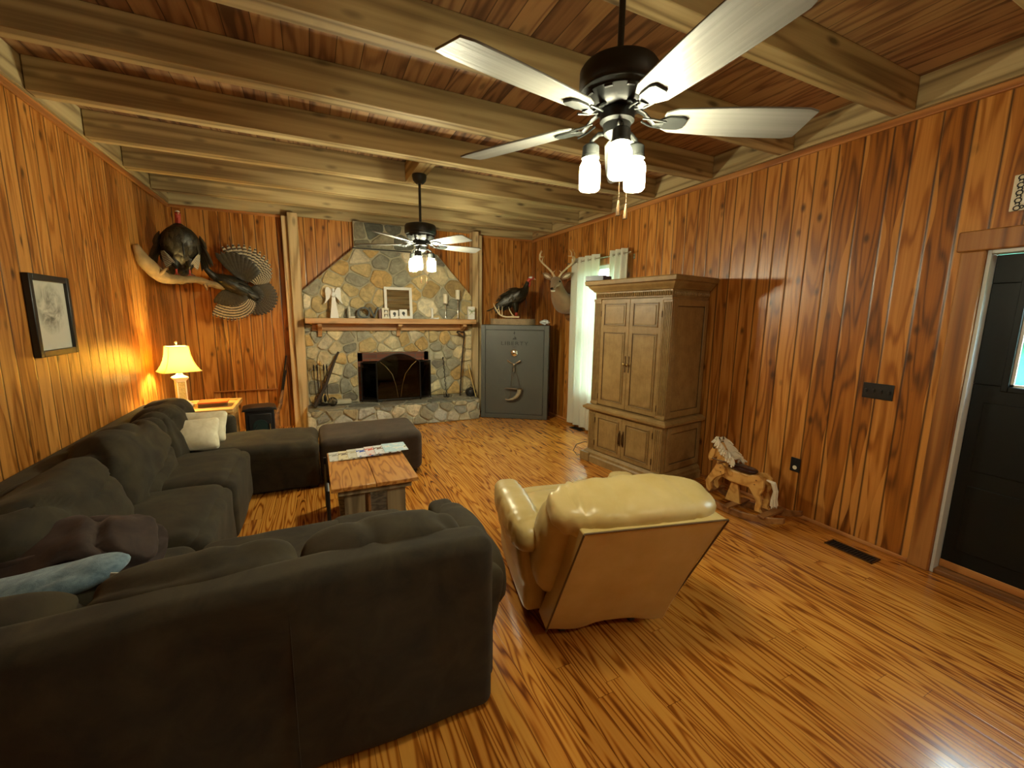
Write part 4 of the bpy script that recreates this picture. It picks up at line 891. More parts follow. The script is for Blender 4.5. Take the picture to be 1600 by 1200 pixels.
# magazines
def magmat(name,bg,bands):
    m,nt,nn,L,b=nodes(name); tc=N(nt,'ShaderNodeTexCoord').outputs['Object']; sp=N(nt,'ShaderNodeSeparateXYZ'); L.new(tc,sp.inputs[0])
    f=tnoise(nt,tc,16,2,.5); c=ramp(nt,f,((.0,bg),(.52,bg),(.56,bands[0]),(.66,bands[0]),(.69,bands[1])),'LINEAR'); L.new(c,b.inputs['Base Color']); setp(b,rough=.25); return m
mags=[((.62,.62,.58),((.35,.36,.33),(.2,.2,.18)),'pale magazine with a small grey picture, leftmost on the coffee table'),
((.68,.62,.42),((.22,.18,.16),(.12,.1,.1)),'cream magazine with dark branching artwork on the coffee table'),
((.60,.60,.52),((.45,.42,.3),(.5,.5,.4)),'cream magazine half hidden between the branching cover and the blue cover'),
((.72,.72,.74),((.06,.12,.45),(.06,.12,.45)),'white magazine with a bold blue patch on the coffee table'),
((.72,.62,.62),((.62,.14,.10),(.5,.2,.3)),'pink and white magazine with red lettering on the coffee table'),
((.66,.68,.70),((.20,.12,.08),(.28,.45,.6)),'white magazine with a small dark brown picture on the coffee table'),
((.46,.64,.72),((.70,.74,.72),(.20,.26,.10)),'sky-blue magazine with a green strip, rightmost on the coffee table')]
for i,(bg,bd,lab) in enumerate(mags):
    x=.115+ i*.0725; z=.4605+.0042*i
    mm=MB().box((0,0,.0017),(.205 if i<6 else .2,.245,.0034)); mt_=magmat('magazine_cover_%d'%i,bg,bd)
    ob=one(mm,'magazine',mt_,lab,'magazine',loc=(x+.055,3.705-(.012 if i%2 else 0),z),rotz=[.02,-.03,.01,-.02,.03,-.01,.0][i],group='magazines on the coffee table',bevel=.0008)
# ================================================================ RECLINER
rc=thing('recliner','cream leather recliner seen from behind, tilted back on casters','recliner',(1.31,1.585,0),math.radians(-13))
def R_(mb,n,m='leather',p=rc,**k): k.setdefault('ang',70); return mb.build(n,m,p,**k)
LEAN=.42
def leanf(y0,z0):
    return lambda q:q
# back frame: flat leaning box, narrower at the bottom
m=MB(); n1,n2=12,14; vs=[];fs=[]
def bw(v): return .325+.022*v
for side in (0,1):
    for j in range(n2+1):
        v=j/n2; z=.06+.69*v; y=-LEAN*v*.72 -.0 + (.14*(1-.25*v) if side else 0)
        for i in range(n1+1):
            u=2*i/n1-1; sag=.012*math.sin(v*PI)*(1-u*u) + (.008*noise.noise(Vector((u*3,v*3,side*9))) )
            zz=z+.012*math.sin(u*5+1)*(1-v)**3+.012*(1-v)**4*noise.noise(Vector((u*6,0,0)))*3
            # torn lower right corner of the skirt
            x=u*bw(v)+.08*v; 
            if side==0: y_=y-sag- (.03*max(0,(u-.6))/.4*(1-v)**3)
            else: y_=y
            vs.append((x,y_,zz))
w_=n1+1; K=(n2+1)*w_
for j in range(n2):
    for i in range(n1):
        a=j*w_+i; fs+=[(a,a+1,a+w_+1,a+w_),(K+a,K+a+w_,K+a+w_+1,K+a+1)]
    a=j*w_; fs+=[(a,a+w_,K+a+w_,K+a)]; a+=n1; fs+=[(a,K+a,K+a+w_,a+w_)]
for i in range(n1): fs+=[(i,K+i,K+i+1,i+1)]; a=n2*w_+i; fs+=[(a,a+1,K+a+1,K+a)]
m.add(vs,fs); R_(m,'back_panel',ang=50,bevel=.006)
bz=lambda v:(-LEAN*v*.72,.06+.69*v)
m=MB(); 
for s_ in (-1,1): m.tube([(s_*bw(v)+.08*v,bz(v)[0]-.006-.012*0,bz(v)[1]) for v in [i/10 for i in range(11)]],.0045,6)
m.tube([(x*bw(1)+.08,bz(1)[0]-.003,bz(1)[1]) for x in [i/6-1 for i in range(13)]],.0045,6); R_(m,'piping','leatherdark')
# puffy inner back and headrest
R_(MB().puff((0.01,.02,.52),(.80,.26,.62),k=4.2,n=20,R=rotm(.36,0,0),wr=.006,ws=5,seed=3),'back_cushion')
def hr(q):
    x,y,z=q; pl=.006*math.sin(x*85+3*math.sin(x*20))*max(0,-x-.12)*4; return (x,y+pl,z+pl+.008*math.cos(x*6+.6)-.012*math.exp(-((x+.10)/.035)**2))
R_(MB().puff((0.045,-.125,.775),(.83,.31,.175),k=3.2,n=34,R=rotm(.30,0,0),wr=.006,ws=5,seed=5,wv=(1.6,1,.5),fn=hr),'headrest')
m=MB()
m.tube([(x,-.365+.02*abs(x)**2,.80+.018*math.cos(x*6)) for x in [i/10*.36-.0 for i in range(-9,10)]],.0028,6)
# arms
for s_ in (-1,1):
    def af(q,s_=s_):
        x,y,z=q; return (x+s_*.03*max(0,z/.2)-s_*.02*(1 if z<0 else 0),y,z)
    R_(MB().puff((s_*.365,.47,.285),(.13,.72,.44),k=8,n=16,fn=af),'arm_panel')
    R_(MB().puff((s_*.395,.40,.515),(.185,.76,.20),k=3.2,n=24,wr=.007,ws=8,seed=7+s_,wv=(.6,2.2,.6),fn=lambda q:(q[0],q[1],q[2]+.03*(.5-q[1]))),'arm_pad')
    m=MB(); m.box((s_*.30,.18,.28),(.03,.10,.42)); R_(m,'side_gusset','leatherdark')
R_(MB().puff((0,.50,.40),(.60,.60,.20),k=5,n=16,wr=.006,ws=4,seed=13),'seat_cushion')
R_(MB().puff((0,.86,.26),(.60,.14,.40),k=6,n=12,wr=.004,ws=4,seed=14),'footrest')
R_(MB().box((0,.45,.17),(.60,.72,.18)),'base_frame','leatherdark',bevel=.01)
R_(MB().tube([(-.28,.10,.06),(.28,.10,.06)],.012,8),'axle','black')
for x in (-.22,.18):
    for y in (.06,.70):
        c=MB().cyl((x-.014,y,.027),(x+.014,y,.027),.026,seg=18); R_(c,'caster','black'); R_(MB().tube([(x,y,.03),(x+.0,y+.015,.09)],.007,8).box((x,y,.058),(.034,.035,.01)),'caster_fork','chrome')

# ================================================================ ARMOIRE
AX=math.atan2(-.988,.156)
am=thing('armoire','tall tan-glazed wooden armoire with panelled doors and fluted pilasters by the curtained window','armoire',(2.920,3.423,0),AX)
def A_(mb,n,m='arm',p=am,**k): k.setdefault('bevel',.002); return mb.build(n,m,p,**k)
HWD,DPT=.510,.62
def molding(mb,prof,x0,x1,y0,y1,front=True):
    # prof: list of (out,z); wraps left, front, right
    for i in range(len(prof)-1):
        o0,z0=prof[i]; o1,z1=prof[i+1]
        vs=[(x0-o0,y1,z0),(x0-o0,y0-o0,z0),(x1+o0,y0-o0,z0),(x1+o0,y1,z0),(x0-o1,y1,z1),(x0-o1,y0-o1,z1),(x1+o1,y0-o1,z1),(x1+o1,y1,z1)]
        mb.add(vs,[(0,1,5,4),(1,2,6,5),(2,3,7,6),(3,0,4,7)])
    o,z=prof[0]; mb.add([(x0-o,y1,z),(x0-o,y0-o,z),(x1+o,y0-o,z),(x1+o,y1,z)],[(0,1,2,3)])
    o,z=prof[-1]; mb.add([(x0-o,y1,z),(x0-o,y0-o,z),(x1+o,y0-o,z),(x1+o,y1,z)],[(3,2,1,0)])
    return mb
A_(MB().bb((-HWD+.004,.02,.13),(HWD-.004,DPT,.60)).bb((-HWD+.03,.045,.66),(HWD-.03,DPT,1.90)),'carcass')
A_(molding(MB(),[(.045,0),(.045,.07),(.03,.085),(.028,.11),(.006,.13),(.0,.135)],-HWD,HWD,.0,DPT),'plinth')
for s_ in (-1,1): A_(MB().bb((s_*(HWD+.055)-(.0 if s_<0 else .14),-.055,0),(s_*(HWD+.055)+(.14 if s_<0 else 0),.05,.105)),'bracket_foot',bevel=.008)
A_(molding(MB(),[(.0,.595),(.012,.60),(.03,.615),(.045,.622),(.048,.645),(.03,.655),(.012,.668),(-.02,.672)],-HWD,HWD,.0,DPT),'waist_moulding')
A_(molding(MB(),[(-.03,1.845),(-.025,1.85),(-.022,1.915),(-.005,1.925),(.0,1.935),(.03,1.965),(.04,1.985),(.062,1.995),(.068,2.03),(.06,2.04)],-HWD,HWD,.0,DPT),'cornice')
m=MB()
for i in range(40): m.ball((-.465+i*.93/39,.014,1.882),(.0085,.009,.024),seg=8)
for i in range(22): m.ball((HWD-.015,.05+i*.55/21,1.882),(.009,.0085,.024),seg=8); m.ball((-HWD+.015,.05+i*.55/21,1.882),(.009,.0085,.024),seg=8)
o_=A_(m,'egg_carving',bevel=0); o_['kind']='stuff'
# pilasters
for s_ in (-1,1):
    xc=s_*(HWD-.065)
    m=MB().bb((xc-.05,.02,.675),(xc+.05,.05,1.846)).bb((xc-.052,.012,.675),(xc+.052,.052,.70)).bb((xc-.052,.012,1.82),(xc+.052,.052,1.846))
    for k_ in range(5): m.bb((xc-.040+k_*.017,.012,.72),(xc-.040+k_*.017+.010,.0205,1.80))
    A_(m,'pilaster'); m=MB().bb((xc-.052,-.002,.137),(xc+.052,.022,.595))
    for k_ in range(4): m.bb((xc-.036+k_*.021,-.009,.16),(xc-.036+k_*.021+.012,-.0018,.57))
    A_(m,'pilaster')
    # side panels
    for (z0,z1,x_) in ((.17,.575,HWD),(.70,1.81,HWD-.026)):
        X=s_*x_; 
        m=MB().bb((X-.0,.06,z0-.02) if s_>0 else (X-.006,.06,z0-.02),(X+.006,.13,z1+.02) if s_>0 else (X,.13,z1+.02))
        xa,xb=(X-.001,X+.008) if s_>0 else (X-.008,X+.001)
        m=MB().bb((xa,.055,z0-.02),(xb,.115,z1+.02)).bb((xa,DPT-.06,z0-.02),(xb,DPT-.004,z1+.02)).bb((xa,.115,z0-.02),(xb,DPT-.06,z0+.045)).bb((xa,.115,z1-.045),(xb,DPT-.06,z1+.02))
        A_(m,'side_frame',bevel=.004)
        xa,xb=(X-.001,X+.003) if s_>0 else (X-.003,X+.001)
        m=MB().bb((xa,.115,z0+.045),(xb,.121,z1-.045)).bb((xa,DPT-.066,z0+.045),(xb,DPT-.06,z1-.045)).bb((xa,.115,z0+.045),(xb,DPT-.06,z0+.051)).bb((xa,.115,z1-.051),(xb,DPT-.06,z1-.045))
        A_(m,'glaze_line','armglaze',bevel=0)
def door(x0,x1,z0,z1,yf,panels,side,pull):
    d=A_(MB().bb((x0,yf,z0),(x1,yf+.022,z1)),'door',bevel=.003)
    for (pz0,pz1) in panels:
        a0,a1=x0+.058,x1-.058
        def ring(e,y0_,t,mat,nm,bev=.002):
            m=MB().bb((a0-e,y0_,pz0-e),(a0-e+t,yf+.001,pz1+e)).bb((a1+e-t,y0_,pz0-e),(a1+e,yf+.001,pz1+e)).bb((a0-e+t,y0_,pz0-e),(a1+e-t,yf+.001,pz0-e+t)).bb((a0-e+t,y0_,pz1+e-t),(a1+e-t,yf+.001,pz1+e))
            m.build(nm,mat,d,bevel=bev)
        ring(.014,yf-.008,.009,'arm','panel_moulding'); ring(.0055,yf-.0015,.0075,'armglaze','glaze_line',0)
        MB().bb((a0+.012,yf-.006,pz0+.012),(a1-.012,yf+.001,pz1-.012)).build('raised_panel','arm',d,bevel=.005)
    # hinges
    hx=x0+.001 if side<0 else x1-.001
    for hz in (z0+.09,z1-.15 if z1-z0>.6 else z1-.09): MB().cyl((hx,yf-.004,hz-.03),(hx,yf-.004,hz+.03),.0045,seg=8).build('hinge','pewter',d)
    px=x1-.022 if side<0 else x0+.022; pz=pull
    if z1-z0>.6:
        m=MB().bb((px-.006,yf-.004,pz-.075),(px+.006,yf+.001,pz+.075)); m.ball((px,yf-.003,pz+.075),(.009,.003,.014),seg=8).ball((px,yf-.003,pz-.075),(.009,.003,.014),seg=8); m.build('escutcheon','pewter',d)
        MB().lathe([(0,0),(.005,0),(.005,.012),(.013,.018),(.015,.026),(.009,.034),(0,.036)],(px,yf-.003,pz),seg=14,R=rotm(PI/2,0,0)).build('knob','brass',d)
    else:
        m=MB().tube([(px,yf-.003,pz-.07),(px,yf-.018,pz-.05),(px,yf-.022,pz),(px,yf-.018,pz+.05),(px,yf-.003,pz+.07)],.0055,8); m.box((px,yf-.002,pz),(.012,.004,.17)); m.build('pull','pewter',d)
xi=HWD-.118
for s_ in (-1,1):
    x0,x1=(-xi,-.0015) if s_<0 else (.0015,xi)
    door(x0,x1,.685,1.838,.022,[(.75,1.485),(1.575,1.785)],s_,1.17)
    door(x0,x1,.145,.590,-.002,[(.205,.53)],s_,.37)
# box on top
one(MB().bb((-.11,-.09,0),(.11,.09,.055)),'flat_box',simple('slate_blue_box',(.05,.055,.075),.4),'flat dark slate-blue box on top of the armoire, by the curtain','box',loc=(2.885,3.90,2.041),rotz=AX+.25,bevel=.004)
# cable on the floor beside the armoire
m=MB().tube([(2.98,4.02,.14),(2.90,4.05,.17),(2.80,4.08,.14),(2.76,4.08,.07),(2.80,4.06,.012),(2.90,4.04,.006),(3.0,4.06,.006)],.004,6); one(m,'power_cord','black','thin dark cord looping out beside the far foot of the armoire','cord',loc=(0,0,0))
# ================================================================ CURTAINS
cr=thing('curtain_rod','thin metal curtain rod with ball finials over the window','curtain rod',(XR-.10,4.85,2.44)); o=cr.location.copy()
MB().cyl((XR-.10,4.18,2.44),(XR-.10,5.56,2.44),.008,seg=12).build('rod','chrome',cr,org=o)
for y in (4.18,5.56): MB().ball((XR-.10,y,2.44),.018,seg=12).build('finial','chrome',cr,org=o)
for y in (4.22,5.52): MB().tube([(XR-.001,y,2.40),(XR-.03,y,2.41),(XR-.10,y,2.43)],.006,8).box((XR-.004,y,2.40),(.008,.03,.06)).build('bracket','chrome',cr,org=o)
def curtain(ya,yb,zb,label,folds,lab_y):
    t=thing('curtain',label,'curtain',(XR-.10,(ya+yb)/2,0),group='white grommet curtains'); o=t.location.copy()
    n,nz=folds*12,26; vs=[];fs=[]; T=.0016
    for sgn in (0,1):
        for j in range(nz+1):
            v=j/nz; z=zb+(2.50-zb)*v
            for i in range(n+1):
                u=i/n; a=u*folds*2*PI; amp=.034*(1-.25*(1-v))*(1+.3*noise.noise(Vector((u*4,ya,0))))
                x=XR-.10+amp*math.sin(a)+.012*(1-v)*noise.noise(Vector((u*7,v*2,ya*5))); y=ya+(yb-ya)*u*(1-.06*(1-v)*0)+.014*(1-v)*noise.noise(Vector((u*5,v*3,9)))
                vs.append((x+sgn*T,y,z+(.006*noise.noise(Vector((u*9,0,2))) if j==0 else 0)))
    w_=n+1; K=(nz+1)*w_
    for j in range(nz):
        for i in range(n):
            a=j*w_+i; fs+=[(a,a+1,a+w_+1,a+w_),(K+a,K+a+w_,K+a+w_+1,K+a+1)]
    m=MB(); m.add(vs,fs); m.build('cloth','curtain',t,org=o,ang=180)
    for k_ in range(folds*2):
        u=(k_+.5)/(folds*2)* 1.0; a=(k_*.5)*2*PI/1; y=ya+(yb-ya)*(k_*.5+.25*0)/folds
        if y<=ya+.005: continue
        R=rotm(0,0,0.9 if k_%2 else -.9)
        MB().tube([(XR-.10+.0*1,y,2.44)]+[],.01) if 0 else None
        ring=[(Vector((XR-.099,y,2.44))+R@Vector((.0,.022*math.cos(b)*.2,0))+Vector((.022*math.cos(b)*.9,0,.022*math.sin(b)))) for b in [2*PI*q/16 for q in range(17)]]
        MB().tube(ring,.0035,6,cap=False).build('grommet','chrome',t,org=o)
    return t
curtain(4.80,5.46,.03,'white grommet curtain panel hanging to the floor beside the deer head',4,0)
curtain(4.24,4.56,.03,'white grommet curtain panel mostly hidden behind the armoire',3,0)
# ================================================================ SAFE
SA=math.radians(-33.0)
sfL=Vector((2.432,6.325)); ux=Vector((math.cos(SA),math.sin(SA))); 
sw,sh,sd=1.09,1.515,.50
cx=sfL+ux*(sw/2)
sa=thing('gun_safe','dark grey steel gun safe standing at an angle in the far right corner','safe',(cx.x,cx.y,0),SA)
MB().bb((-sw/2,.012,0),(sw/2,sd,sh)).build('body','safe',sa,bevel=.012)
m=MB(); e=.075
for a,b in (((-sw/2+.004,.0,.004),(-sw/2+e,.013,sh-.004)),((sw/2-e,.0,.004),(sw/2-.004,.013,sh-.004)),((-sw/2+e,.0,.004),(sw/2-e,.013,e)),((-sw/2+e,.0,sh-e),(sw/2-e,.013,sh-.004))): m.bb(a,b)
m.build('door_surround','safe',sa,bevel=.004)
dr=MB().bb((-sw/2+e+.006,-.002,e+.006),(sw/2-e-.006,.0115,sh-e-.006)).build('door','safe',sa,bevel=.004)
MB().bb((-sw/2+e-.001,.006,e-.001),(sw/2-e+.001,.0121,sh-e+.001)).build('door_gap','safeblack',sa)
text_obj('lettering','LIBERTY',.082,.004,'safeblack',dr,(0,-.005,1.20),(PI/2,0,0),1.15,1.32)
text_obj('small_lettering','SAFE',.022,.0015,'safeblack',dr,(.0,-.004,1.165),(PI/2,0,0),1.2,1.2)
# emblem: flame over small mountain mark
m=MB().prism([(-.018,1.395),(-.006,1.415),(-.012,1.43),(.002,1.425),(.006,1.40),(-.002,1.372),(-.008,1.385)],-.0045,-.002,'xz').prism([(-.030,1.285),(-.020,1.33),(-.005,1.31),(.004,1.365),(.010,1.33),(.026,1.335),(.030,1.285),(.018,1.31),(.006,1.29),(-.006,1.31),(-.016,1.298)],-.0045,-.002,'xz')
m.v=[Vector((v.x,v.y,v.z-.01)) for v in m.v]; m.build('emblem','safeblack',dr)
dl=MB().lathe([(0,0),(.055,0),(.058,.012),(.050,.022),(.036,.026),(.034,.045),(.022,.05),(0,.05)],(0,-.002,1.075),seg=32,R=rotm(PI/2,0,0)).build('combination_dial','chrome',dr)
hn=MB()
for a in (90+60,90-60,-90):
    a=math.radians(a); p=Vector((math.cos(a),0,math.sin(a))); c=Vector((0,-.05,.90)); hn.tube([c+p*.012,c+p*.05,c+p*.052,c+p*.12],[.007,.007,.012,.013],12)
hn.ball((0,-.05,.90),(.022,.018,.022),seg=14).cyl((0,-.05,.90),(0,-.001,.90),.012)
hn.build('spoke_handle','chrome',dr)
def safep(x,y,z): 
    v=Vector((cx.x,cx.y,0))+Vector((ux.x*x-(-math.sin(SA))*0,0,0)); R=rotm(0,0,SA); q=R@Vector((x,y,0)); return (cx.x+q.x,cx.y+q.y,z)
ph=thing('powder_horn','pale powder horn hanging by a cord from the safe handle','powder horn',safep(0,-.06,.40),SA)
m=MB(); 
m.tube([(.10,0,.10),(.09,-.002,.04),(.05,0,-.02),(-.01,0,-.06),(-.08,0,-.075),(-.13,0,-.065)],[.036,.036,.030,.022,.012,.006],14); m.build('horn',simple('cow_horn',(.30,.25,.16),.4,var=.5,vscale=16),ph)
MB().tube([(.103,0,.102),(.104,0,.115)],.037,14).build('end_plug','leatherdark',ph)
MB().tube([(.11,0,.11),(.03,-.0,.44),(.0,.0,.475),(-.02,.0,.44),(-.045,0,.0),(-.07,0,-.065)],.0028,6).build('cord','pewter',ph)
MB().tube([(-.11,0,.112),(.06,.0,.105)],[.011,.016],8).tube([(-.11,0,.112),(-.15,0,.112)],.005,6).build('knife','leatherdark',ph)
# crumpled cloth on the safe
m=MB().puff((0,0,.035),(.17,.10,.07),k=2.4,n=14,wr=.018,ws=14,seed=4); one(m,'crumpled_cloth',fabric('white_cloth',(.55,.55,.55),(.75,.75,.74)),'small crumpled white and lilac cloth on the right end of the safe','cloth',loc=safep(.46,.10,sh+.012),rotz=-.3,ang=80)

# ================================================================ TURKEYS
def bird_body(mb,path,rad,seg=22): return mb.tube(path,rad,seg,up=(0,1,0))
def smoothpath(pts,rad,k=4):
    # catmull-rom resample
    P=[Vector(p) for p in pts]; R=[Vector(r if isinstance(r,tuple) else (r,r)) for r in rad]; o=[];q=[]
    n=len(P)
    for i in range(n-1):
        for j in range(k):
            t=j/k; f=lambda A:(lambda a,b,c,d: .5*((2*b)+(c-a)*t+(2*a-5*b+4*c-d)*t*t+(-a+3*b-3*c+d)*t**3))(A[max(i-1,0)],A[i],A[i+1],A[min(i+2,n-1)])
            o.append(f(P)); q.append(tuple(f(R)))
    o.append(P[-1]); q.append(tuple(R[-1])); return o,q
def plume(mb,P,Q,n,L,wd,seed,up,f0=.05,f1=.95,flip=1):
    rg=random.Random(seed); N_=len(P)
    for _ in range(n):
        t=f0+(f1-f0)*rg.random(); x=t*(N_-1); i=min(int(x),N_-2); f=x-i; c=P[i].lerp(P[i+1],f); tg=(P[i+1]-P[i]).normalized(); rx=Q[i][0]*(1-f)+Q[i+1][0]*f; ry=Q[i][1]*(1-f)+Q[i+1][1]*f
        X=tg.cross(Vector(up)).normalized(); Y=tg.cross(X); a=rg.uniform(0,2*PI); nr=(X*math.cos(a)/max(rx,.01)+Y*math.sin(a)/max(ry,.01)).normalized()
        s_=min(1,(rx+ry)/.16); mb.feather(c+X*rx*math.cos(a)+Y*ry*math.sin(a)-nr*.004,(tg*-flip+nr*.16).normalized(),L*(.5+.5*s_)*rg.uniform(.8,1.2),wd*(.5+.5*s_),nr,.06,n=4)
# --- turkey standing on a log slice on the safe (faces right)
TX=safep(.0,.22,sh+.012)
tb=thing('log_base','flat slab of tree trunk carrying the turkey on top of the safe','log',safep(-.06,.20,sh+.001),SA)
m=MB(); n=48; pr_=[(.36*math.cos(a)*(1+.05*math.sin(5*a)),.16*math.sin(a)*(1+.05*math.cos(7*a))) for a in [2*PI*i/n for i in range(n)]]
m.prism([(x,y) for x,y in pr_],0,.095,'xy'); m.build('slab',simple('tree_slab_bark',(.30,.22,.13),.9,var=.55,vscale=14,bmp=.9,bscale=26),tb,bevel=.006)
# shed antler lying on the slab
def antler(mb,root,R,s=1.,flip=1,tines=((.35,.085),(.55,.12),(.75,.10)),r0=.015):
    beam=[Vector((0,0,0)),Vector((.03*flip,-.02,.10)),Vector((.10*flip,-.03,.20)),Vector((.17*flip,.02,.27)),Vector((.20*flip,.10,.30)),Vector((.17*flip,.18,.315)),Vector((.12*flip,.23,.32))]
    P,Q=smoothpath(beam,[r0*1.25,r0,r0*.95,r0*.85,r0*.7,r0*.5,r0*.18],4)
    P=[Vector(root)+R@(p*s) for p in P]; mb.tube(P,[(q[0]*s,q[0]*s) for q in Q],10)
    for t,L in tines:
        i=int(t*(len(P)-1)); b=P[i]; d=R@Vector((-.15*flip,.10,1)).normalized()
        mb.tube([b,b+d*L*.4*s,b+(d+R@Vector((-.12*flip,.05,0)))*L*s*.8,b+(d+R@Vector((-.2*flip,.08,0)))*L*s],[r0*.75*s,r0*.6*s,r0*.4*s,r0*.1*s],8)
m=MB()
P,Q=smoothpath([(.18,0,0),(.08,-.01,.0),(-.03,-.02,.0),(-.12,-.01,.03),(-.18,0,.10),(-.22,0,.17),(-.235,0,.215)],[.016,.016,.014,.013,.011,.008,.003]); m.tube(P,Q,10)
m.tube([(.10,0,.0),(.06,-.01,.05),(.03,-.01,.10),(.01,-.01,.155)],[.012,.010,.007,.002],8).tube([(-.13,0,.04),(-.135,-.02,.09),(-.15,-.02,.15)],[.010,.008,.002],8).tube([(-.09,-.01,.02),(-.09,-.04,.09),(-.085,-.04,.165)],[.010,.007,.002],8).tube([(-.17,0,.10),(-.15,.02,.14),(-.155,.02,.19)],[.008,.006,.002],8)
one(m,'shed_antler','horn','pale shed deer antler lying on the log slab before the turkey on the safe','antler',loc=safep(-.12,.075,sh+.125),rotz=SA,ang=80)
t=thing('mounted_turkey','mounted turkey standing on the log slab atop the safe, facing the deer head','taxidermy turkey',safep(-.02,.22,sh+.097),SA,group=None); t.scale=(1.12,1.25,1.18)
P,Q=smoothpath([(-.30,0,.10),(-.22,0,.17),(-.12,0,.25),(-.02,0,.30),(.07,0,.33),(.13,0,.385),(.155,0,.45),(.17,0,.50)],[(.02,.012),(.06,.045),(.10,.10),(.115,.125),(.10,.115),(.055,.060),(.034,.036),(.026,.028)],5)
m=MB().tube(P,Q,24,up=(0,1,0)); bo=m.build('body','fbody',t,ang=90); m=MB(); plume(m,P,Q,230,.075,.034,1,(0,1,0)); o_=m.build('body_feathers','fdark',bo,uv=True); o_['kind']='stuff'
m=MB()
P,Q=smoothpath([(.155,0,.44),(.172,0,.495),(.20,0,.53),(.235,0,.545),(.262,0,.535)],[(.030,.032),(.025,.027),(.027,.026),(.023,.022),(.008,.010)],4); m.tube(P,Q,16,up=(0,1,0)); m.ball((.20,0,.47),(.016,.012,.035),seg=10); m.ball((.185,0,.445),(.02,.016,.02),seg=10); H=m.build('head','redskin',t,ang=90)
MB().ball((.215,0,.548),(.036,.029,.022),seg=12).build('crown','whiteskin',H); MB().tube([(.258,0,.535),(.278,0,.528),(.285,0,.515)],[(.008,.008),(.005,.006),.001],8).build('beak','horn',H)
for s_ in (-1,1): MB().ball((.232,s_*.021,.543),.005,seg=8).build('eye','eye',H)
MB().tube([(.14,0,.30),(.155,-.0,.22),(.15,0,.14)],[.008,.007,.002],8).build('beard','safeblack',t)
for s_ in (-1,1):
    m=MB().tube([(.0,s_*.055,.21),(.01,s_*.06,.13),(.015,s_*.06,.085)],[.045,.028,.012],12); m.build('thigh','fbody',t)
    m=MB().tube([(.015,s_*.06,.10),(.01,s_*.06,.008)],.009,8)
    for a in (-.5,0,.5): m.tube([(.01,s_*.06,.008),(.06*math.cos(a)+.01,s_*.06+.06*math.sin(a),.006)],[.008,.003],6)
    m.tube([(.01,s_*.06,.008),(-.03,s_*.06,.006)],[.007,.003],6); m.build('leg','redskin',t)
    m=MB()
    for i in range(11):
        u=i/10; m.feather((.07-.10*u,s_*(.105+.012*(i%2)),.36-.05*u),(-.62-.15*u,s_*.0,-.75+.30*u),.17+.10*u,.032,(0,s_,0.1),.03)
    for i in range(8):
        u=i/7; m.feather((.08-.08*u,s_*.122,.37-.05*u),(-.6-.1*u,0,-.65+.2*u),.11,.04,(0,s_,.1),.05)
    m.build('wing','fdark',t,uv=True)
m=MB()
for i in range(13):
    a=(i/12-.5)*.9; m.feather((-.22,.02*math.sin(a),.17),(-1,math.sin(a)*.9,-.42+.05*math.cos(a)),.21,.045,(0,-.2,1),.02)
m.build('tail','ftail',t,uv=True)

# --- pair of turkeys on the driftwood perch in the left corner
pk=thing('driftwood_perch','driftwood log perch fixed across the far left corner under two mounted turkeys','perch',(-1.3,6.1,2.0)); o=pk.location.copy()
P,Q=smoothpath([(-1.535,5.50,2.30),(-1.50,5.58,2.16),(-1.42,5.78,2.015),(-1.33,6.0,2.01),(-1.22,6.2,2.03),(-1.12,6.40,2.00),(-1.03,6.58,1.975),(-.98,6.72,1.965),(-.96,6.84,1.96)],[(.02,.03),(.06,.065),(.072,.060),(.055,.048),(.045,.04),(.05,.042),(.035,.032),(.03,.03),(.03,.03)],7)
P=[p+Vector((0,0,.012*noise.noise(p*9))) for p in P]; m=MB(); m.tube(P,[(q[0]*(1+.25*noise.noise(Vector((i*.4,0,3)))),q[1]*(1+.25*noise.noise(Vector((i*.4,5,3))))) for i,q in enumerate(Q)],14)
m.tube([(-1.45,5.70,2.03),(-1.38,5.66,2.06),(-1.34,5.64,2.10)],[.03,.02,.006],8).tube([(-1.15,6.30,1.99),(-1.12,6.26,1.93),(-1.12,6.25,1.91)],[.02,.012,.005],8)
MT['driftwood']=simple('pale_driftwood',(.30,.20,.085),.8,var=.5,vscale=12,bmp=.9,bscale=22); m.build('log','driftwood',pk,org=o,ang=80)
# turkey 1 : faces the room
T1=Vector((-1.29,6.03,2.065)); dirf=Vector((.34,-.94,0)).normalized(); th1=math.atan2(dirf.y,dirf.x)
t=thing('mounted_turkey','mounted dark turkey perched upright on the driftwood log, facing the room','taxidermy turkey',T1,th1)
P,Q=smoothpath([(-.30,0,.05),(-.20,0,.12),(-.10,0,.22),(.0,0,.32),(.06,0,.42),(.05,0,.50),(.045,0,.545)],[(.02,.05),(.08,.09),(.145,.13),(.185,.155),(.165,.14),(.09,.085),(.036,.036)],5)
m=MB().tube(P,Q,26,up=(0,0,1)); bo=m.build('body','fbody',t,ang=90); m=MB(); plume(m,P,Q,300,.085,.042,2,(0,0,1)); o_=m.build('body_feathers','fdark',bo,uv=True); o_['kind']='stuff'
m=MB(); P,Q=smoothpath([(.045,0,.52),(.05,.0,.575),(.058,0,.62),(.075,0,.65),(.095,0,.655)],[(.032,.032),(.027,.027),(.027,.027),(.026,.026),(.010,.010)],4); m.tube(P,Q,16); m.ball((.075,0,.575),(.016,.014,.035),seg=10); H=m.build('head','redskin',t,ang=90)
MB().ball((.07,0,.668),(.024,.022,.016),seg=12).build('crown','whiteskin',H); MB().tube([(.092,0,.652),(.115,0,.645),(.118,0,.63)],[.008,.005,.001],8).build('beak','horn',H)
for s_ in (-1,1): MB().ball((.085,s_*.022,.657),.005,seg=8).build('eye','eye',H)
MB().tube([(.185,0,.33),(.20,0,.24),(.195,0,.16)],[.008,.008,.002],8).build('beard','safeblack',t)
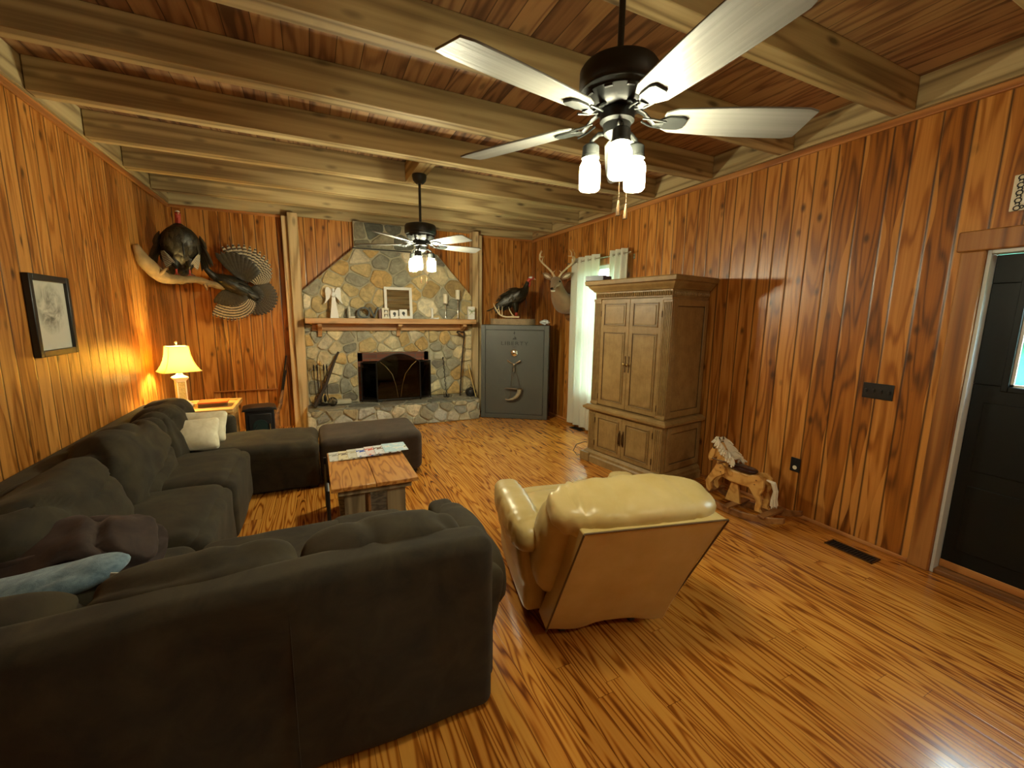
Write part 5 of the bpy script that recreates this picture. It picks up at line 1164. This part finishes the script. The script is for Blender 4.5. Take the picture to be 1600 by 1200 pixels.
for s_ in (-1,1):
    MB().tube([(.02,s_*.07,.16),(.05,s_*.065,.09),(.04,s_*.06,.06)],[.055,.032,.013],12).build('thigh','fbody',t)
    m=MB().tube([(.04,s_*.06,.07),(.03,s_*.06,.005)],.009,8)
    for a in (-.5,0,.5): m.tube([(.03,s_*.06,.006),(.03+.05*math.cos(a),s_*.06+.05*math.sin(a),-.006)],[.008,.003],6)
    m.build('leg','redskin',t)
    m=MB()
    for i in range(12):
        u=i/11; m.feather((.06-.16*u,s_*(.165+.006*(i%2)),.40-.10*u),(-.05-.30*u,s_*(.42-.25*u),-.95),.30-.05*u,.042,(.6,s_*.8,.1),.05)
    for i in range(9):
        u=i/8; m.feather((.08-.14*u,s_*.175,.44-.08*u),(-.05-.25*u,s_*(.38-.2*u),-.9),.15,.05,(.6,s_*.8,.1),.06)
    W_=m.build('wing','fdark',t,uv=True)
    m=MB()
    for i in range(7):
        u=i/6; m.feather((.07-.06*u,s_*(.155+.02*u),.24),(.05,s_*(-.55+.35*u),-.85),.15+.03*u,.022,(.9,s_*.3,.1),.03)
    m.build('barred_wing_tips','fbar',W_,uv=True)
m=MB()
for i in range(15):
    a=(i/14-.5)*1.5; m.feather((-.22,0,.10),(-.55,math.sin(a),-.6*math.cos(a)),.26,.05,(1,0,-.4),.02)
m.build('tail','ftail',t,uv=True)
# turkey 2 : flying along the back wall
T2=Vector((-.80,6.72,2.0)); YW=6.72
t=thing('mounted_turkey','mounted turkey in flight on the far wall with spread barred wings and fanned tail','taxidermy turkey',T2,0)
w2=lambda x,z,y=YW:(x-T2.x,y-T2.y,z-T2.z)
P,Q=smoothpath([w2(-1.20,2.30,6.50),w2(-1.16,2.20,6.50),w2(-1.08,2.10,6.54),w2(-.98,2.05,6.58),w2(-.86,1.99,6.62),w2(-.74,1.90,6.68),w2(-.64,1.83,6.74)],[(.014,.014),(.024,.026),(.04,.045),(.085,.085),(.10,.09),(.075,.07),(.03,.03)],5)
m=MB().tube(P,Q,22); bo=m.build('body','fbody',t,ang=90); m=MB(); plume(m,P,Q,220,.08,.034,3,(0,0,1),.1,.98,-1); o_=m.build('body_feathers','fdark',bo,uv=True); o_['kind']='stuff'
m=MB(); P,Q=smoothpath([w2(-1.19,2.27,6.50),w2(-1.215,2.32,6.49),w2(-1.24,2.345,6.48),w2(-1.27,2.345,6.47)],[.022,.024,.022,.008],4); m.tube(P,Q,12); H=m.build('head','bluegrey',t,ang=90); MB().tube([w2(-1.265,2.345,6.47),w2(-1.30,2.335,6.465)],[.008,.002],8).build('beak','horn',H)
def fan(mb,base,a0,a1,n,L0,L1,wd,y,nrm=(0,-1,.0),yj=.0015,bulge=0,spread=.0,bd=(0,0)):
    for i in range(n):
        u=i/(n-1); a=math.radians(a0+(a1-a0)*u); L=L0+(L1-L0)*u+bulge*math.sin(u*PI)
        b=(base[0]+bd[0]*u,y-i*yj,base[1]+bd[1]*u); mb.feather(w2(b[0],b[2],b[1]),(math.cos(a),-.06,math.sin(a)),L,wd,nrm,.03)
# tail fan
m=MB(); fan(m,(-.72,1.92),-128,42,21,.22,.25,.070,6.78,yj=.0018,bulge=.10); m.build('tail','ftail',t,uv=True)
m=MB(); fan(m,(-.74,1.93),-120,35,15,.12,.13,.06,6.735,bulge=.06); m.build('tail_coverts','fdark',t,uv=True)
# upper wing : hinge beside the body, tips sweep from upper left to right
m=MB(); fan(m,(-.78,2.10),118,18,15,.44,.20,.052,6.70,yj=.002,bulge=.10,bd=(.12,-.07)); U=m.build('wing','fbar',t,uv=True)
m=MB(); fan(m,(-.84,2.10),126,48,11,.37,.22,.07,6.665,bulge=.03,bd=(.10,-.05)); m.build('wing_coverts','fdark',U,uv=True)
# lower wing
m=MB(); fan(m,(-.98,1.93),-118,-35,17,.37,.22,.046,6.66,yj=.002,bulge=.06,bd=(.14,-.04)); U=m.build('wing','fbar',t,uv=True)
m=MB(); fan(m,(-.99,1.95),-125,-40,13,.22,.13,.06,6.62,bulge=.02,bd=(.14,-.04)); m.build('wing_coverts','fdark',U,uv=True)

# ================================================================ DEER HEAD
dh=thing('mounted_deer_head','mounted whitetail buck head with antlers on the right wall beside the curtain','taxidermy deer',(XR,5.62,1.95)); o=dh.location.copy()
pl=[(0+.21*math.cos(a)*(1-.12*math.cos(2*a)),.30*math.sin(a)*(1+.05*math.cos(4*a))) for a in [2*PI*i/40 for i in range(40)]]
MB().prism([(5.62+x,1.90+z) for x,z in pl],XR-.03,XR-.002,'yz').build('plaque','toydark',dh,org=o,bevel=.008)
P,Q=smoothpath([(XR-.03,5.62,1.86),(XR-.11,5.61,1.86),(XR-.20,5.585,1.92),(XR-.27,5.555,2.02),(XR-.315,5.525,2.11),(XR-.355,5.485,2.155),(XR-.40,5.435,2.150),(XR-.45,5.385,2.105),(XR-.495,5.34,2.06),(XR-.52,5.315,2.04)],[(.20,.16),(.20,.16),(.165,.125),(.12,.10),(.095,.085),(.085,.078),(.070,.066),(.047,.048),(.038,.041),(.02,.02)],6)
m=MB().tube(P,[(q[1],q[0]) for q in Q],26,up=(0,1,0)); bd=m.build('head_and_neck','deer',dh,org=o,ang=90)
HB=Vector((XR-.335,5.50,2.165)); fw=Vector((-.68,-.70,-.25)).normalized(); lt=Vector((-.70,.68,0)).normalized(); upv=lt.cross(fw)*-1
if upv.z<0: upv=-upv
MB().ball((XR-.527,5.308,2.048),(.024,.024,.018),seg=12).build('nose','eye',dh,org=o); MB().ball((XR-.49,5.345,2.018),(.034,.034,.016),seg=12).build('muzzle_patch','deerw',dh,org=o)
for s_ in (-1,1):
    e=HB+fw*.095+lt*(s_*.068)+upv*.018
    MB().ball(e,.0135,seg=10).build('eye','eye',dh,org=o); 
    b=HB+lt*(s_*.07)+Vector((0,0,.045)); d=(lt*s_*.95-fw*.15+Vector((0,0,.45))).normalized()
    m=MB().tube([b,b+d*.04,b+d*.09,b+d*.14,b+d*.18],[(.018,.014),(.036,.016),(.045,.014),(.030,.010),(.004,.003)],14,up=fw); m.build('ear','deer',dh,org=o,ang=90)
    m=MB().tube([b+d*.03+fw*.013,b+d*.09+fw*.014,b+d*.14+fw*.011],[(.010,.003),(.018,.003),(.009,.002)],12,up=fw); m.build('inner_ear','deerw',dh,org=o,ang=90)
    m=MB(); R0=HB+lt*(s_*.035)+Vector((0,0,.06))
    beam=[(0,0,0),(.035,-.02,.06),(.11,-.04,.13),(.185,-.03,.20),(.225,.02,.265),(.205,.09,.305),(.15,.15,.32)]
    P,Q=smoothpath([R0+lt*(s_*x)+fw*y+Vector((0,0,z)) for x,y,z in beam],[.020,.015,.015,.014,.012,.009,.003],5); m.tube(P,Q,10)
    for i,L in ((4,.055),(16,.10),(21,.13),(26,.09)):
        i=min(i,len(P)-2); q=P[i]; dd=Vector((0,0,1))+fw*.15; m.tube([q,q+dd*L*.5,q+dd*L-lt*(s_*.03)],[.010,.007,.002],8)
    m.build('antler','horn',dh,org=o,ang=80)

# ================================================================ LEFT WALL PICTURE
pc=thing('framed_drawing','black-framed charcoal drawing hanging on the left wall','picture',(XL,3.85,1.62)); o=pc.location.copy()
y0,y1,z0,z1=3.615,4.095,1.352,1.872
m=MB()
for a,b in (((XL,y0,z0),(XL+.035,y0+.04,z1)),((XL,y1-.04,z0),(XL+.035,y1,z1)),((XL,y0+.04,z0),(XL+.035,y1-.04,z0+.04)),((XL,y0+.04,z1-.04),(XL+.035,y1-.04,z1))): m.bb(a,b)
m.build('frame','black',pc,org=o,bevel=.004)
def sketch():
    m,nt,nn,L,b=nodes('charcoal_sketch'); tc=N(nt,'ShaderNodeTexCoord').outputs['Object']; sp=N(nt,'ShaderNodeSeparateXYZ'); L.new(tc,sp.inputs[0])
    f=tnoise(nt,tc,7,6,.65,1.2); y=math_(nt,'DIVIDE',sp.outputs[1],.17); z=math_(nt,'DIVIDE',math_(nt,'SUBTRACT',sp.outputs[2],.04),.17)
    r=math_(nt,'ADD',math_(nt,'MULTIPLY',y,y),math_(nt,'MULTIPLY',z,z)); mask=math_(nt,'SUBTRACT',1.15,r,clamp=True)
    k=ramp(nt,math_(nt,'MULTIPLY',f,1.),((.40,(0,0,0)),(.6,(1,1,1)))); 
    L.new(mixc(nt,math_(nt,'MULTIPLY',mask,k),(.60,.58,.48),(.15,.15,.12)),b.inputs['Base Color']); setp(b,rough=.15); return m
MB().bb((XL+.004,y0+.03,z0+.03),(XL+.016,y1-.03,z1-.03)).build('drawing',sketch(),pc,org=o,smooth=False)

# ================================================================ END TABLE, LAMP, BOOKS, STOVE
et=thing('end_table','honey oak end table in the far left corner behind the sofa','table',(-1.15,5.42,0)); o=et.location.copy()
MB().bb((-1.54,5.10,.615),(-.79,5.76,.645)).build('table_top','oak',et,org=o,bevel=.006)
m=MB().bb((-1.54,5.10,.6455),(-.79,5.135,.66)).bb((-1.54,5.725,.6455),(-.79,5.76,.66)).bb((-1.54,5.135,.6455),(-1.505,5.725,.66)).bb((-.825,5.135,.6455),(-.79,5.725,.66)); m.build('raised_edge','oak',et,org=o,bevel=.004)
for a_,b_ in (((-1.50,5.14,.53),(-.83,5.16,.6149)),((-1.50,5.70,.53),(-.83,5.72,.6149)),((-.85,5.16,.53),(-.83,5.70,.6149))): MB().bb(a_,b_).build('apron','oak',et,org=o,bevel=.003)
for x in (-1.48,-.86):
    for y in (5.17,5.69): MB().bb((x-.025,y-.025,0),(x+.025,y+.025,.6148)).build('leg','oak',et,org=o,bevel=.004)
lp=thing('table_lamp','lit table lamp with square bell shade and carved ivory base on the end table','lamp',(-1.30,5.50,.646),math.radians(25))
MT['carved']=simple('gilt_carved_panel',(.45,.36,.13),.45,var=.6,vscale=70,bmp=1.,bscale=90)
MB().lathe([(.085,0),(.085,.018),(.075,.03),(.07,.045),(.055,.055),(.045,.075)],seg=4,sq=True).build('foot','ivory',lp,bevel=.004)
MB().lathe([(.040,.075),(.038,.27)],seg=4,sq=True).build('column','carved',lp,bevel=.003)
MB().lathe([(.043,.27),(.045,.285),(.058,.30),(.065,.315),(.06,.325),(.03,.34),(.022,.36),(.012,.38),(0,.385)],seg=4,sq=True).build('capital','ivory',lp,bevel=.003)
m=MB()
for a in range(4):
    q=a*PI/2+PI/4; m.tube([(.052*math.cos(q),.052*math.sin(q),.075),(.052*math.cos(q),.052*math.sin(q),.27)],.007,8)
m.build('corner_rods','ivory',lp)
prof=[(.175,.385),(.160,.40),(.135,.445),(.115,.50),(.102,.56),(.095,.625),(.092,.645)]
def shade_shell(prof):
    m=MB(); vs=[];fs=[]; n=len(prof); seg=32
    for T in (0,-.0025):
        for r,z in prof:
            for k_ in range(seg):
                a=2*PI*k_/seg; # rounded square with cut corners
                c,s=math.cos(a),math.sin(a); rr=(r+T)/((abs(c)**9+abs(s)**9)**(1/9)); rr=min(rr,(r+T)*1.28); vs.append((rr*c,rr*s,z))
    K=n*seg
    for i in range(n-1):
        for k_ in range(seg):
            a=i*seg+k_; b=i*seg+(k_+1)%seg; fs+=[(a,b,b+seg,a+seg),(K+a,K+a+seg,K+b+seg,K+b)]
    m.add(vs,fs); return m
shade_shell(prof).build('lamp_shade','shade',lp,ang=50)
m=MB()
for r,z in (prof[0],prof[-1]):
    pts=[]
    for k_ in range(33):
        a=2*PI*k_/32; c,s=math.cos(a),math.sin(a); rr=min(r/((abs(c)**9+abs(s)**9)**(1/9)),r*1.28); pts.append((rr*c,rr*s,z))
    m.tube(pts,.0035,6,cap=False)
for a in range(4):
    q=a*PI/2+PI/4; m.tube([(r*1.28*math.cos(q),r*1.28*math.sin(q),z) for r,z in prof],.0025,6)
m.build('shade_trim','carved',lp)
MB().cyl((0,0,.38),(0,0,.67),.004,seg=8).ball((0,0,.685),(.012,.012,.016),seg=12).tube([(-.09,0,.645),(0,0,.655),(.09,0,.645)],.002,6).build('harp_and_finial','ivory',lp)
MB().lathe([(0,.44),(.016,.44),(.018,.47),(.030,.50),(.034,.53),(.028,.56),(0,.575)],(.0,.03,0),seg=16).build('bulb','lampbulb',lp)
one(MB().bb((-.13,-.085,0),(.13,.085,.004)).bb((-.128,-.082,.004),(.126,.082,.036)).bb((-.13,-.085,.036),(.13,.085,.040)),'book','leatherdark','thick dark book under the orange one on the end table','book',loc=(-1.02,5.45,.6462),rotz=.12,bevel=.0015)
one(MB().bb((-.135,-.10,0),(.135,.10,.003)).bb((-.132,-.097,.003),(.13,.097,.013)).bb((-.135,-.10,.013),(.135,.10,.016)),'book',simple('orange_book_cover',(.60,.13,.02),.45),'thin orange book lying on the thick dark book on the end table','book',loc=(-1.01,5.44,.6866),rotz=.05,bevel=.0015)
tr=MB().bb((-.16,-.11,0),(.16,.11,.012)).bb((.135,-.11,.012),(.16,.11,.03)); one(tr,'wooden_tray','oak','pale wooden tray under the right-hand corner of the books on the end table','tray',loc=(-.985,5.25,.6462),rotz=.02,bevel=.003) if 0 else None
sv=thing('electric_stove','small black electric stove heater with arched glass door beside the end table','stove',(-.61,5.60,0),math.radians(6))
MB().bb((-.15,.01,.05),(.15,.25,.52)).build('body','black',sv,bevel=.012)
MB().prism([(-.18,.52),(.18,.52),(.165,.545),(.10,.56),(-.10,.56),(-.165,.545)],-.015,.27,'xz').build('top_plate','black',sv,bevel=.004)
for x in (-.12,.12):
    for y in (.04,.22): MB().tube([(x,y,0),(x,y,.06)],[.014,.02],8).build('leg','black',sv)
dd=MB().bb((-.115,-.004,.12),(.115,.012,.48)).build('door','black',sv,bevel=.006)
MT['stoveglass']=simple('dark_stove_glass',(.02,.035,.03),.08)
MB().prism([(-.075,.15),(.075,.15),(.075,.36),(.05,.40),(0,.415),(-.05,.40),(-.075,.36)],-.010,-.003,'xz').build('door_glass','stoveglass',dd,bevel=.002)
m=MB().tube([(-.06,-.012,.17),(-.06,-.014,.30),(-.03,-.014,.36)],.004,6); m.build('scroll_bar','black',dd)
MB().tube([(.098,-.02,.24),(.098,-.03,.30),(.098,-.02,.36)],.007,8).build('door_handle','chrome',dd)

# ================================================================ ROCKING HORSE
rh=thing('rocking_horse','small pine rocking horse with a cream yarn mane beside the armoire','rocking horse',(3.28,2.30,0),math.radians(95))
# local x = forward (towards the far wall), y = left
def H_(mb,n,m='toy',p=rh,**k): k.setdefault('bevel',.003); return mb.build(n,m,p,**k)
for s_ in (-1,1):
    top=[];bot=[]
    for i in range(21):
        x=-.46+.86*i/20; zb=.0+.11*((x+.03)/.45)**2; bot.append((x,zb+.002)); top.append((x,zb+.045+.012*math.cos((x+.03)*3.3)))
    H_(MB().prism(bot+top[::-1],s_*.13-.014,s_*.13+.014,'xz'),'rocker','toydark')
    for q in (.17,-.20): pass
for x in (-.30,.24,.0): 
    zb=.045+.11*((x+.03)/.45)**2; H_(MB().bb((x-.03,-.16,zb+.003),(x+.03,.16,zb+.020)),'cross_slat','toydark')
body=[(-.21,.27),(-.20,.345),(-.12,.36),(.05,.355),(.16,.37),(.19,.33),(.17,.27),(.05,.245),(-.10,.245)]
H_(MB().prism(body,-.045,.045,'xz'),'body',bevel=.012)
hd=[(.09,.30),(.10,.42),(.13,.50),(.17,.555),(.21,.57),(.235,.55),(.25,.50),(.285,.425),(.295,.385),(.275,.365),(.245,.375),(.225,.41),(.205,.42),(.205,.36),(.19,.30)]
hh=H_(MB().prism(hd,-.022,.022,'xz'),'head_and_neck',bevel=.008)
for s_ in (-1,1):
    MB().prism([(.215,.50),(.25,.50),(.285,.43),(.285,.39),(.25,.385),(.225,.43)],s_*.022-.010,s_*.022+.010,'xz').build('cheek','toy',hh,bevel=.005)
    MB().ball((.232,s_*.034,.50),(.009,.004,.008),seg=10).build('eye','eye',hh)
    MB().tube([(.185,s_*.02,.555),(.19,s_*.03,.585),(.195,s_*.03,.615)],[(.018,.006),(.016,.005),(.002,.001)],10).build('ear','leatherdark',hh)
    MB().tube([(.27,s_*.025,.40),(.19,s_*.035,.40),(.10,s_*.04,.41)],.004,6).build('rein','leatherdark',hh)
    fl=[(.09,.355),(.13,.385),(.175,.375),(.195,.33),(.235,.25),(.265,.19),(.25,.12),(.215,.10),(.20,.13),(.215,.18),(.175,.24),(.12,.285),(.09,.31)]
    H_(MB().prism(fl,s_*.058-.012,s_*.058+.012,'xz'),'leg')
    rl=[(-.14,.375),(-.20,.385),(-.245,.355),(-.25,.29),(-.225,.23),(-.245,.16),(-.235,.11),(-.255,.085),(-.195,.085),(-.195,.12),(-.20,.17),(-.165,.22),(-.12,.28),(-.115,.34)]
    H_(MB().prism(rl,s_*.058-.012,s_*.058+.012,'xz'),'leg')
    for (x,z) in ((.135,.35),(.125,.315),(-.185,.345),(-.175,.305)): H_(MB().ball((x,s_*.0705,z),(.007,.003,.006),seg=8),'dowel_plug','toydark',bevel=0)
H_(MB().puff((-.03,0,.385),(.24,.12,.05),k=3,n=14),'saddle',simple('dark_saddle',(.035,.012,.008),.2),bevel=0)
H_(MB().prism([(-.04,.06),(.10,.06),(.075,.16),(.055,.24),(-.0,.24),(-.02,.16)],-.012,.012,'xz'),'belly_support')
H_(MB().cyl((.13,-.12,.40),(.13,.12,.40),.010,seg=12),'handle_bar','toydark',bevel=0)
rg=random.Random(5); m=MB()
for i in range(210):
    u=rg.random(); s_=rg.choice((-1,1)); a=Vector((.085+.13*u**.8,rg.uniform(-.02,.02),.44+.135*u+rg.uniform(-.01,.01))); 
    L=rg.uniform(.04,.075); d=Vector((rg.uniform(-.6,.2)-.2,s_*rg.uniform(.3,.8),-rg.uniform(.2,.9))).normalized(); a.y=s_*.015
    a.x-=.03*(1-u); pm=a+Vector((-.02,s_*.03,.012)); m.tube([a,pm,pm+d*L*.6,pm+d*L+Vector((0,0,-.012))],.0065,5)
for i in range(50):
    a=Vector((.20+rg.uniform(-.02,.025),rg.uniform(-.03,.03),.572)); m.tube([a,a+Vector((rg.uniform(-.01,.03),rg.uniform(-.03,.03),.018)),a+Vector((rg.uniform(.0,.05),rg.uniform(-.04,.04),-.025))],.0065,5)
o_=m.build('mane','yarn',rh); o_['kind']='stuff'
m=MB()
for i in range(40):
    y=rg.uniform(-.022,.022); x=rg.uniform(-.01,.01); m.tube([(-.235,y*.4,.35),(-.285+x,y,.345),(-.31+x,y,.28),(-.305+x*1.5,y*1.2,.21),(-.31+x*2,y*1.3,.15+rg.uniform(-.015,.015))],.0045,5)
o_=m.build('tail','yarn',rh); o_['kind']='stuff'

# ================================================================ WALL AND FLOOR FITTINGS
t=thing('switch_plate','black four-gang light switch plate on the right wall','switch',(XR,1.567,1.15)); o=t.location.copy()
MB().bb((XR-.008,1.475,1.094),(XR-.0005,1.659,1.206)).build('plate','black',t,org=o,bevel=.003)
for i in range(4): MB().box((XR-.012,1.498+i*.046,1.15),(.012,.011,.024)).build('toggle','black',t,org=o,bevel=.001)
t=thing('wall_outlet','black wall outlet with a round pale socket low on the right wall','outlet',(XR,2.06,.436)); o=t.location.copy()
MB().bb((XR-.008,2.02,.376),(XR-.0005,2.10,.496)).build('plate','black',t,org=o,bevel=.003)
MB().cyl((XR-.0095,2.06,.412),(XR-.0075,2.06,.412),.017).build('socket_face','ivory',t,org=o); MB().cyl((XR-.0095,2.06,.462),(XR-.0075,2.06,.462),.017).build('socket_face','black',t,org=o)
def vent(c,L,W,rz,lab):
    t=thing('floor_vent',lab,'vent',c,rz,group=None)
    m=MB().bb((-L/2,-W/2,0),(L/2,-W/2+.012,.006)).bb((-L/2,W/2-.012,0),(L/2,W/2,.006)).bb((-L/2,-W/2,0),(-L/2+.012,W/2,.006)).bb((L/2-.012,-W/2,0),(L/2,W/2,.006)); m.build('frame','pewter',t,bevel=.001)
    m=MB()
    for i in range(14): m.box((-L/2+.02+i*(L-.04)/13,0,.003),(.006,W-.02,.004))
    m.build('louvres','iron',t); MB().bb((-L/2+.01,-W/2+.01,.0003),(L/2-.01,W/2-.01,.001)).build('duct_opening','safeblack',t)
vent((3.44,1.49,.0005),.30,.12,PI/2+.0,'brown metal floor vent beside the right wall near the door')
vent((3.50,5.10,.0005),.26,.11,PI/2,'dark floor vent under the curtain by the armoire')
t=thing('door_sign','cream-framed sign with dark scrollwork above the door','sign',(XR,.95,2.37)); o=t.location.copy()
MB().bb((XR-.018,.76,2.272),(XR-.001,1.082,2.468)).build('board','ivory',t,org=o,bevel=.003)
MB().bb((XR-.0195,.80,2.31),(XR-.0179,1.035,2.43)).build('plaque','white',t,org=o)
m=MB(); rg=random.Random(3)
for i in range(9):
    z=2.287+i*.0205
    for y,s_ in ((1.052,1),(.782,-1)):
        r=.009 if i%2 else .013; m.tube([(XR-.0195,y+r*math.cos(a),z+r*math.sin(a)) for a in [2*PI*q/10 for q in range(8 if i%2 else 11)]],.003,6)
for i in range(13):
    y=.80+i*.0195
    for z in (2.290,2.450): r=.008; m.tube([(XR-.0195,y+r*math.cos(a),z+r*math.sin(a)) for a in [2*PI*q/10 for q in range(9)]],.0028,6)
m.build('scrollwork','safeblack',t,org=o)
